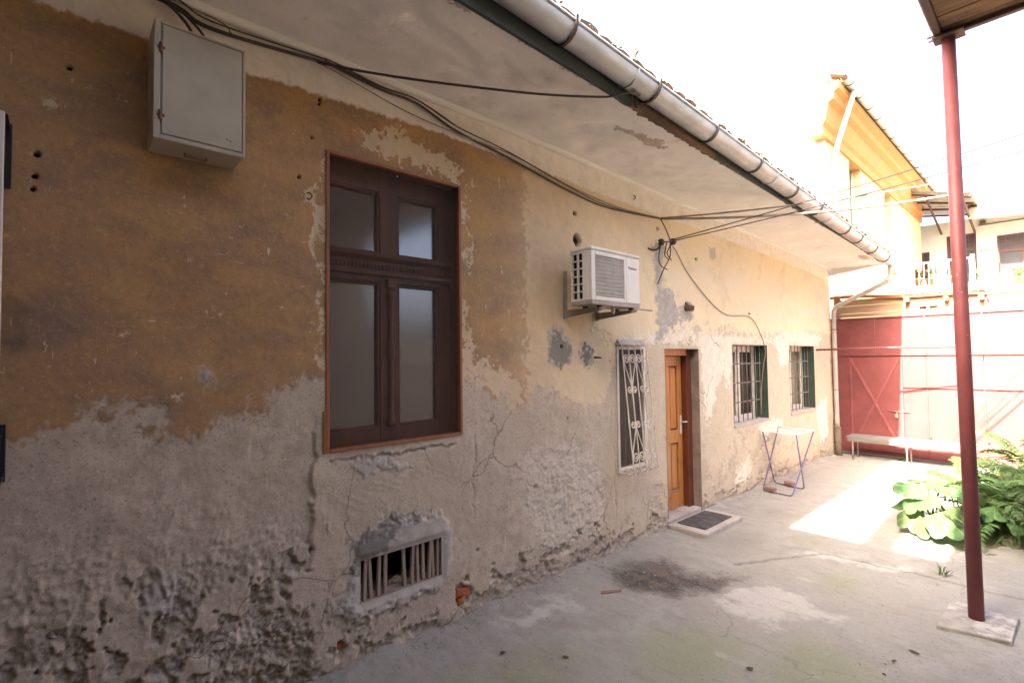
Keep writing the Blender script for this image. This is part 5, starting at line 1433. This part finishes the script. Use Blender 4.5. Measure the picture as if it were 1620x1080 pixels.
# white house at the end with a balcony
wy_ = 24.0
wh, L = gable_box('white_house', 'whitewashed house with brown windows and a railed balcony at the back', -6, 7, wy_+.25, 31, 6.6, M['whitewall'])
dz = .0
ops = [(.13, .93, 4.0, 6.08), (1.45, 2.75, 4.0, 5.87), (-.62, -.36, 4.6, 5.6)]
xs_ = sorted({-6, 7, *[q for o_ in ops for q in o_[:2]]})
for i in range(len(xs_)-1):
    x0_, x1_ = xs_[i], xs_[i+1]
    hit = [o_ for o_ in ops if o_[0] <= x0_ and o_[1] >= x1_]
    segs = [(-.05, 6.6)] if not hit else [(-.05, hit[0][2]), (hit[0][3], 6.6)]
    for (z0_, z1_) in segs:
        local(MB().box(x0_, x1_, wy_, wy_+.249, z0_, z1_), L).build('wall', M['whitewall'], wh)
for (x0_, x1_, z0_, z1_) in ops:
    f = .07
    w = local(MB().box(x0_, x0_+f, wy_+.06, wy_+.14, z0_, z1_), L).build('window', M['brownwood'], wh)
    for bx in ((x1_-f, x1_, z0_, z1_), (x0_+f, x1_-f, z1_-f, z1_), (x0_+f, x1_-f, z0_, z0_+f)):
        local(MB().box(bx[0], bx[1], wy_+.06, wy_+.14, bx[2], bx[3]), L).build('frame', M['brownwood'], w)
    if x1_-x0_ > .5:
        zt = z1_-.55
        local(MB().box(x0_+f, x1_-f, wy_+.062, wy_+.13, zt-.05, zt+.05), L).build('transom', M['brownwood'], w)
        nv = max(2, int((x1_-x0_)/.16))
        for k in range(1, nv):
            xx = x0_+f+(x1_-x0_-2*f)*k/nv
            local(MB().box(xx-.012, xx+.012, wy_+.07, wy_+.12, zt+.05, z1_-f), L).build('glazing_bar', M['brownwood'], w)
        for k in (1, 2):
            zz = zt+.05+(z1_-f-zt-.05)*k/3
            local(MB().box(x0_+f, x1_-f, wy_+.075, wy_+.118, zz-.01, zz+.01), L).build('glazing_bar', M['brownwood'], w)
        xm = (x0_+x1_)/2
        local(MB().box(xm-.05, xm+.05, wy_+.061, wy_+.135, z0_+f, zt-.05), L).build('mullion', M['brownwood'], w)
    local(MB().box(x0_+f, x1_-f, wy_+.095, wy_+.10, z0_+f, z1_-f), L).build('pane', M['darkglass'], w)
# roof with pale tiles, wavy eave
vs = []; N = 40
for i in range(N+1):
    x = .86+6.3*i/N; z = 6.55+.05*math.sin(x*2.2)
    vs += [(x, wy_-1.5, z-.31), (x, wy_-1.5, z+.02), (x, wy_+3.6, z+2.9), (x, wy_+.1, z+.05)]
fs = []
for i in range(N):
    q = 4*i; fs += [(q, q+4, q+5, q+1), (q+1, q+5, q+6, q+2), (q+3, q+7, q+4, q)]
local(MB().add(vs, fs), L).build('roof', M['paletile'], wh)
# corrugated canopy between the two houses
vs = []; N = 60
for i in range(N+1):
    x = -.62+1.75*i/N; w = .02*math.sin(i*2.1)
    vs += [(x, wy_-3.2, 7.30-.55*i/N+w), (x, wy_+.2, 7.05-.3*i/N+w)]
cn = local(MB().add(vs, [(2*i, 2*i+2, 2*i+3, 2*i+1) for i in range(N)]), L).build('canopy', M['sheet'], wh, True)
for k in range(4):
    y = wy_-3.0+k*.95
    local(MB().add([(xx, yy_, zz) for yy_ in (y, y+.07) for (xx, zz) in ((-.6, 7.14-.075*k), (1.1, 6.64-.0*k), (1.1, 6.70), (-.6, 7.2-.075*k))], [(0, 1, 2, 3), (7, 6, 5, 4), (0, 4, 5, 1), (1, 5, 6, 2), (2, 6, 7, 3), (3, 7, 4, 0)]), L).build('batten', M['brownwood'], cn)
local(MB().tube([(.0, wy_, 6.2), (.0, wy_-2.9, 6.95)], .04, 6), L).build('strut', M['brownwood'], cn)
local(MB().tube([(.9, wy_, 6.1), (.9, wy_-2.9, 6.65)], .04, 6), L).build('strut', M['brownwood'], cn)
# balcony
bal = local(MB().box(-1.2, 6, wy_-2.2, wy_-.002, 3.72, 3.92, .01), L).build('balcony', M['whitewall'], wh)
for x in np.arange(-1.15, 1.0, .13):
    local(MB().tube([(x, wy_-2.1, 3.92), (x, wy_-2.1, 4.88)], .018, 6), L).build('baluster', M['whitewall'], bal)
local(MB().box(-1.2, 1.05, wy_-2.14, wy_-2.06, 4.88, 4.94, .01), L).build('handrail', M['whitewall'], bal)
for x in (-1.15, .3, 1.0):
    local(MB().box(x-.05, x+.05, wy_-2.15, wy_-2.05, 3.92, 5.02, .01), L).build('newel', M['whitewall'], bal)
local(MB().box(-1.2, 6, wy_-2.0, wy_-1.8, -.05, 3.72), L).build('under_wall', M['whitewall'], bal)
local(MB().tube([(1.0, wy_-.3, 5.35), (1.5, wy_-.3, 5.4), (1.5, wy_-.3, 4.9)], .02, 6), L).build('bracket', M['iron'], wh)
local(MB().tube([(1.0, wy_-.03, 6.3), (7, wy_-.03, 6.32)], .02, 6), L).build('wire_pipe', M['iron'], wh)
local(MB().box(1.05, 1.2, wy_-.1, wy_, 6.33, 6.45, .02), L).build('lamp_box', M['iron'], wh)

# flower pots on the balcony rail
def leaf_quad(mb, p, d, up, l, w):
    s = d.cross(up).normalized()*w
    mb.add([p, p+d*l*.5+s, p+d*l, p+d*l*.5-s], [(0, 1, 2, 3)])
def rdir(q, zmin=-.3):
    while True:
        v = Vector((q.uniform(-1, 1), q.uniform(-1, 1), q.uniform(zmin, 1)))
        if .1 < v.length < 1: return v.normalized()
for i, (x, lab) in enumerate(((-.45, 'clay flower pot with pink blooms at the left of the balcony'), (-.1, 'clay flower pot with red blooms in the middle of the balcony'), (.42, 'clay flower pot with trailing leaves beside the red post'), (1.0, 'leafy pot plant on the balcony right of the red post'), (2.05, 'leafy pot plant at the right end of the balcony'))):
    FL = (x, wy_-1.9, 4.15 if i < 3 else 3.92)
    fp = thing('flower_pot', lab, 'flower pot', FL, 'flower pots on the balcony')
    MB().lathe([(.09, 0), (.13, .2), (.145, .2), (.145, .24), (.12, .24)], (0, 0, 0), 12).build('pot', M['potclay'], fp, True)
    q = random.Random(i); mb = MB(); mf = MB()
    for k in range(90):
        d = rdir(q, -.2); p = Vector((0, 0, .32))+Vector((d.x*.22, d.y*.22, d.z*.28))*q.uniform(.3, 1)
        leaf_quad(mb, p, rdir(q), Vector((.1, .2, 1)), .10, .035)
        if k % 4 == 0 and i != 3: leaf_quad(mf, p+Vector((0, 0, .08)), rdir(q), Vector((1, .2, .1)), .09, .04)
    mb.build('leaves', M['fern'], fp)
    if mf.v: mf.build('blooms', M['petal'], fp)

# tree behind the white house
TRL = (4.6, 34.5, 0)
tr = thing('tree', 'leafy green tree rising behind the white house roof', 'tree', TRL)
MB().tube([(0, 0, 0), (.1, 0, 4), (.0, .1, 7.5), (-.1, 0, 10)], [.28, .22, .15, .06], 8).build('trunk', M['bark'], tr, True)
q = random.Random(5); mb = MB(); ml = MB()
for k in range(16):
    d = rdir(q, 0); base = Vector((0, 0, q.uniform(5, 9.5))); e = base+Vector((d.x*2.2, d.y*2.2, d.z*1.8))
    ml.tube([base, base.lerp(e, .6)+Vector((0, 0, .2)), e], [.07, .04, .015], 5)
    for j in range(260):
        dd_ = rdir(q, -1); p = e+dd_*q.uniform(.1, .95)
        leaf_quad(mb, p, rdir(q, -1), rdir(q, -1), .22, .07)
ml.build('limbs', M['bark'], tr)
mb.build('crown', M['treeleaf'], tr)

# ================================================================== PLANTS IN THE BED
def big_leaf(seed):
    q = random.Random(seed); mb = MB(); n = 22; vs = [(0, 0, 0)]; ring = []
    for rr_ in (.35, .7, 1.0):
        for k in range(n):
            a_ = 2*math.pi*k/n
            r_ = .5*(1+.12*math.cos(a_)-.0)*(1-.42*math.exp(-((abs(((a_-math.pi+math.pi) % (2*math.pi))-math.pi))/.32)**2))
            if rr_ == 1.0: r_ *= 1+.05*math.cos(5*a_)+q.uniform(-.03, .03)
            r_ *= rr_
            x, y = -r_*math.cos(a_), r_*math.sin(a_)
            z = .10*r_+.05*math.sin(3*a_+seed)*rr_*rr_-.22*r_*r_*(1+.3*math.sin(a_*2+seed))+.015*math.cos(a_*10)*rr_
            vs.append((x+.12, y, z))
    fs = [(0, 1+k, 1+(k+1) % n) for k in range(n)]
    for j in range(2):
        for k in range(n):
            fs.append((1+j*n+k, 1+(j+1)*n+k, 1+(j+1)*n+(k+1) % n, 1+j*n+(k+1) % n))
    me = mb.add(vs, fs).mesh('leaf', True); me.materials.append(M['bigleaf']); return me
BLM = [big_leaf(s) for s in range(4)]
def broad_plant(base, leaves, label):
    t_ = thing('broad_leaf_plant', label, 'plant', base, 'broad-leaved plants in the bed')
    bz = Vector(base)
    for i, (x, y, z, s, ti, az) in enumerate(leaves):
        p = Vector((x, y, z))-bz
        o = put('leaf', BLM[i % 4], t_, p, (rnd.uniform(-.35, .35), ti+rnd.uniform(-.1, .25), az)); s *= .8; o.scale = (s, s, s)
        r0 = Vector((rnd.uniform(-.05, .05), rnd.uniform(-.05, .05), 0))
        MB().tube(smooth_pts([r0, r0.lerp(p, .45)+Vector((0, 0, .05)), p], 5), [.010]+[.007]*9+[.004], 6).build('petiole', M['stem'], t_, True)
    return t_
broad_plant((1.92, 6.85, .02), [(1.90, 6.55, .33, .42, .45, -1.7), (1.80, 6.66, .42, .38, .35, -2.2), (1.86, 7.0, .46, .36, .2, -2.6), (1.98, 7.15, .52, .34, .25, -1.2), (1.72, 6.75, .24, .30, .5, 3.0), (1.98, 6.42, .13, .34, .55, -1.5), (2.02, 6.8, .48, .34, .3, -.9), (1.82, 6.5, .15, .32, .7, -2.0), (1.78, 6.95, .42, .3, .3, 2.6)], 'broad-leaved green plant sprawling at the left corner of the garden bed')
broad_plant((2.15, 6.85, .02), [(2.10, 6.35, .20, .40, .5, -1.4), (2.2, 6.5, .26, .36, .5, -1.0), (2.12, 6.75, .46, .38, .35, -1.6), (2.22, 6.85, .42, .36, .3, -.6), (2.26, 6.6, .36, .3, .3, -.4), (2.05, 7.1, .42, .34, .2, 1.5), (2.2, 7.15, .44, .32, .3, .8)], 'broad-leaved green plant right behind the red post')
broad_plant((2.55, 6.95, .02), [(2.42, 6.72, .30, .30, .45, -1.5), (2.55, 6.75, .34, .3, .4, -1.2), (2.5, 6.8, .28, .3, .5, -1.7), (2.66, 6.9, .45, .3, .3, -.5), (2.6, 6.7, .22, .28, .6, -1.4)], 'broad-leaved plant among the ferny saplings right of the post')

def frond(seed, L=.6, pairs=10, lw=.035, ll=.13):
    q = random.Random(seed); mb = MB(); pts = []
    for k in range(9):
        t_ = k/8; pts.append(Vector((L*t_, 0, .18*L*math.sin(t_*2.2)-.35*L*t_*t_)))
    mb.tube(pts, [.004]*5+[.002]*4, 4)
    for k in range(1, pairs+1):
        t_ = .18+.8*k/pairs; i = min(int(t_*8), 7); p = pts[i].lerp(pts[i+1], t_*8-i)
        sc = 1.15-.75*abs(t_-.45)
        for s in (-1, 1):
            d = Vector((.45, s, q.uniform(-.35, .05))).normalized(); l = ll*sc*q.uniform(.85, 1.15)
            side = Vector((1, -.45*s, 0)).normalized()*lw*sc
            mid_ = p+d*l*.45+Vector((0, 0, .012))
            vs = [p, mid_+side, p+d*l+Vector((0, 0, -.02)), mid_-side, mid_+Vector((0, 0, .008))]
            mb.add(vs, [(0, 1, 4), (1, 2, 4), (2, 3, 4), (3, 0, 4)])
    me = mb.mesh('leaf'); me.materials.append(M['fern']); return me
FRM = [frond(s, .55+.08*s, 9+s) for s in range(4)]
def sapling(base, hgt, nf, label, seed):
    q = random.Random(seed)
    t_ = thing('ferny_sapling', label, 'plant', base, 'ferny saplings in the bed')
    lean = Vector((q.uniform(-.12, .05), q.uniform(-.1, .1), 0))
    MB().tube([(0, 0, 0), lean*.5+Vector((0, 0, hgt*.5)), lean+Vector((0, 0, hgt))], [.014, .010, .005], 7).build('stem', M['stem'], t_, True)
    for k in range(nf):
        u = .12+.88*k/nf; p = lean*u+Vector((0, 0, hgt*u)); az = k*2.4+q.uniform(-.3, .3)
        o = put('leaf', FRM[k % 4], t_, p, (q.uniform(-.2, .2), -q.uniform(.05, .75)*(.4+u), az)); s = q.uniform(.7, 1.1)*(1.1-.35*u); o.scale = (s, s, s)
sap = [((2.42, 6.95, .02), .45, 12, 'ferny green sapling just right of the red post'), ((2.62, 7.1, .02), .5, 12, 'ferny sapling at the right edge behind the front plants'), ((2.50, 7.7, .02), .6, 14, 'tall ferny sapling in the middle of the right hand bed'),
       ((2.72, 7.55, .02), .8, 14, 'tallest ferny sapling at the right edge of the picture'), ((2.35, 8.3, .02), .45, 10, 'sunlit ferny sapling before the red gate'), ((2.62, 8.6, .02), .8, 12, 'ferny sapling farthest right before the gate'), ((2.45, 9.3, .02), .6, 10, 'farthest ferny sapling beside the gate'), ((2.3, 7.3, .02), .4, 8, 'short ferny sapling hidden behind the red post'), ((2.85, 6.85, .02), .8, 12, 'ferny sapling cut by the right edge of the picture')]
for i, (p, hh, n_, lab) in enumerate(sap): sapling(p, hh*.78, n_, lab, 40+i)

# low ground cover and grass
q = random.Random(9); mb = MB()
for k in range(2600):
    x = q.uniform(1.9, 3.6); y = q.uniform(6.55, 10.5)
    if x < 2.1 and y > 7.4: continue
    p = Vector((x, y, .03)); d = (rdir(q, .2)+Vector((0, 0, .6))).normalized()
    leaf_quad(mb, p, d, rdir(q), q.uniform(.06, .2), q.uniform(.006, .018))
gc = mb.build('ground_cover', M['fern'], None); gc['kind'] = 'stuff'; gc['label'] = 'low weeds and grass covering the garden bed'
def tuft(x, y, s, n_, lab):
    o_ = MB(); q_ = random.Random(int(x*100))
    for k in range(n_):
        d = (rdir(q_, .1)+Vector((0, 0, .5))).normalized(); w = d.cross(Vector((.3, .2, .9))).normalized()*.006*s*4
        l = s*q_.uniform(.5, 1)
        p = Vector((q_.uniform(-.03, .03), q_.uniform(-.03, .03), 0)); m_ = p+d*l*.55; e = p+d*l+Vector((0, 0, -.25*l))
        o_.add([p-w*.5, p+w*.5, m_+w, m_-w, e], [(0, 1, 2, 3), (3, 2, 4)])
    b_ = o_.build('weed_tuft', M['fern'], None); b_.location = (x, y, .0); tag(b_, lab, 'weed')
tuft(2.18, 5.50, .16, 26, 'small green weed growing from a pavement crack by the post')
tuft(2.16, 5.22, .06, 10, 'tiny weed sprout nearest the concrete footing of the post')
tuft(.95, 10.82, .14, 40, 'grassy weeds at the foot of the red gate under the bench')

# crumbs of plaster and grit along the foot of the wall
q = random.Random(77); mb = MB()
for k in range(1500):
    y = q.uniform(.6, 10.4); x = .012+abs(q.gauss(0, .09)) if k < 1150 else q.uniform(.1, 2.6)
    if 4.85 < y < 5.75 and x < .45: continue
    s_ = q.uniform(.002, .007)*(1 if q.random() < .9 else 2.0); z = .004+.02*math.exp(-x/.12)
    p = [Vector((q.uniform(.6, 1.3)*s_, 0, 0)), Vector((0, q.uniform(.6, 1.3)*s_, 0)), Vector((0, 0, q.uniform(.6, 1.1)*s_))]
    c_ = Vector((x, y, z+s_*.3)); r_ = Matrix.Rotation(q.uniform(0, 3.1), 3, 'Z')
    vs = [c_+r_ @ v for v in (p[0], p[1], -p[0], -p[1], p[2], -p[2])]
    mb.add(vs, [(0, 1, 4), (1, 2, 4), (2, 3, 4), (3, 0, 4), (1, 0, 5), (2, 1, 5), (3, 2, 5), (0, 3, 5)])
gc = mb.build('plaster_crumbs', M['step'], None); gc['kind'] = 'stuff'; gc['label'] = 'crumbs of fallen plaster and grit along the foot of the wall'

# litter on the concrete
fb = MB().box(-.10, .10, -.028, .028, -.03, .006, .004); fb.v = [(x+.01*math.sin(y*90), y+.012*math.sin(x*30), z) for x, y, z in fb.v]
o = fb.build('brick_fragment', M['loosebrick'], None); o.scale = (.85, .7, .6); o.location = (.46, 3.27, .002); o.rotation_euler = (0, 0, 1.0); tag(o, 'flat reddish brick fragment set in the concrete beside the dark stain', 'brick')
for i, (x, y, s, lab) in enumerate(((2.24, 3.95, .02, 'larger dark dry leaf on the concrete near the post'), (2.18, 3.75, .016, 'smaller dark dry leaf on the concrete near the post'), (2.17, 3.55, .009, 'tiny dark crumb on the concrete near the bottom right'), (1.62, 3.05, .016, 'dark dry leaf on the concrete in the foreground middle'), (.50, 2.1, .02, 'dark twig bit on the concrete by the wall'), (.8, 2.35, .015, 'dark twig on the left foreground concrete'), (1.75, 2.72, .012, 'dark speck of litter at the bottom of the foreground'))):
    q = random.Random(i); n_ = 7
    vs = [(s*1.6*math.cos(a_)*q.uniform(.6, 1.2), s*math.sin(a_)*q.uniform(.5, 1.1), q.uniform(.001, .006)) for a_ in [2*math.pi*k/n_ for k in range(n_)]]+[(0, 0, .012)]
    o = MB().add(vs, [(k, (k+1) % n_, n_) for k in range(n_)]).build('dry_leaf', M['twig'], None); o.location = (x, y, .006); o.rotation_euler = (0, 0, i*1.3); tag(o, lab, 'litter', 'litter on the concrete')
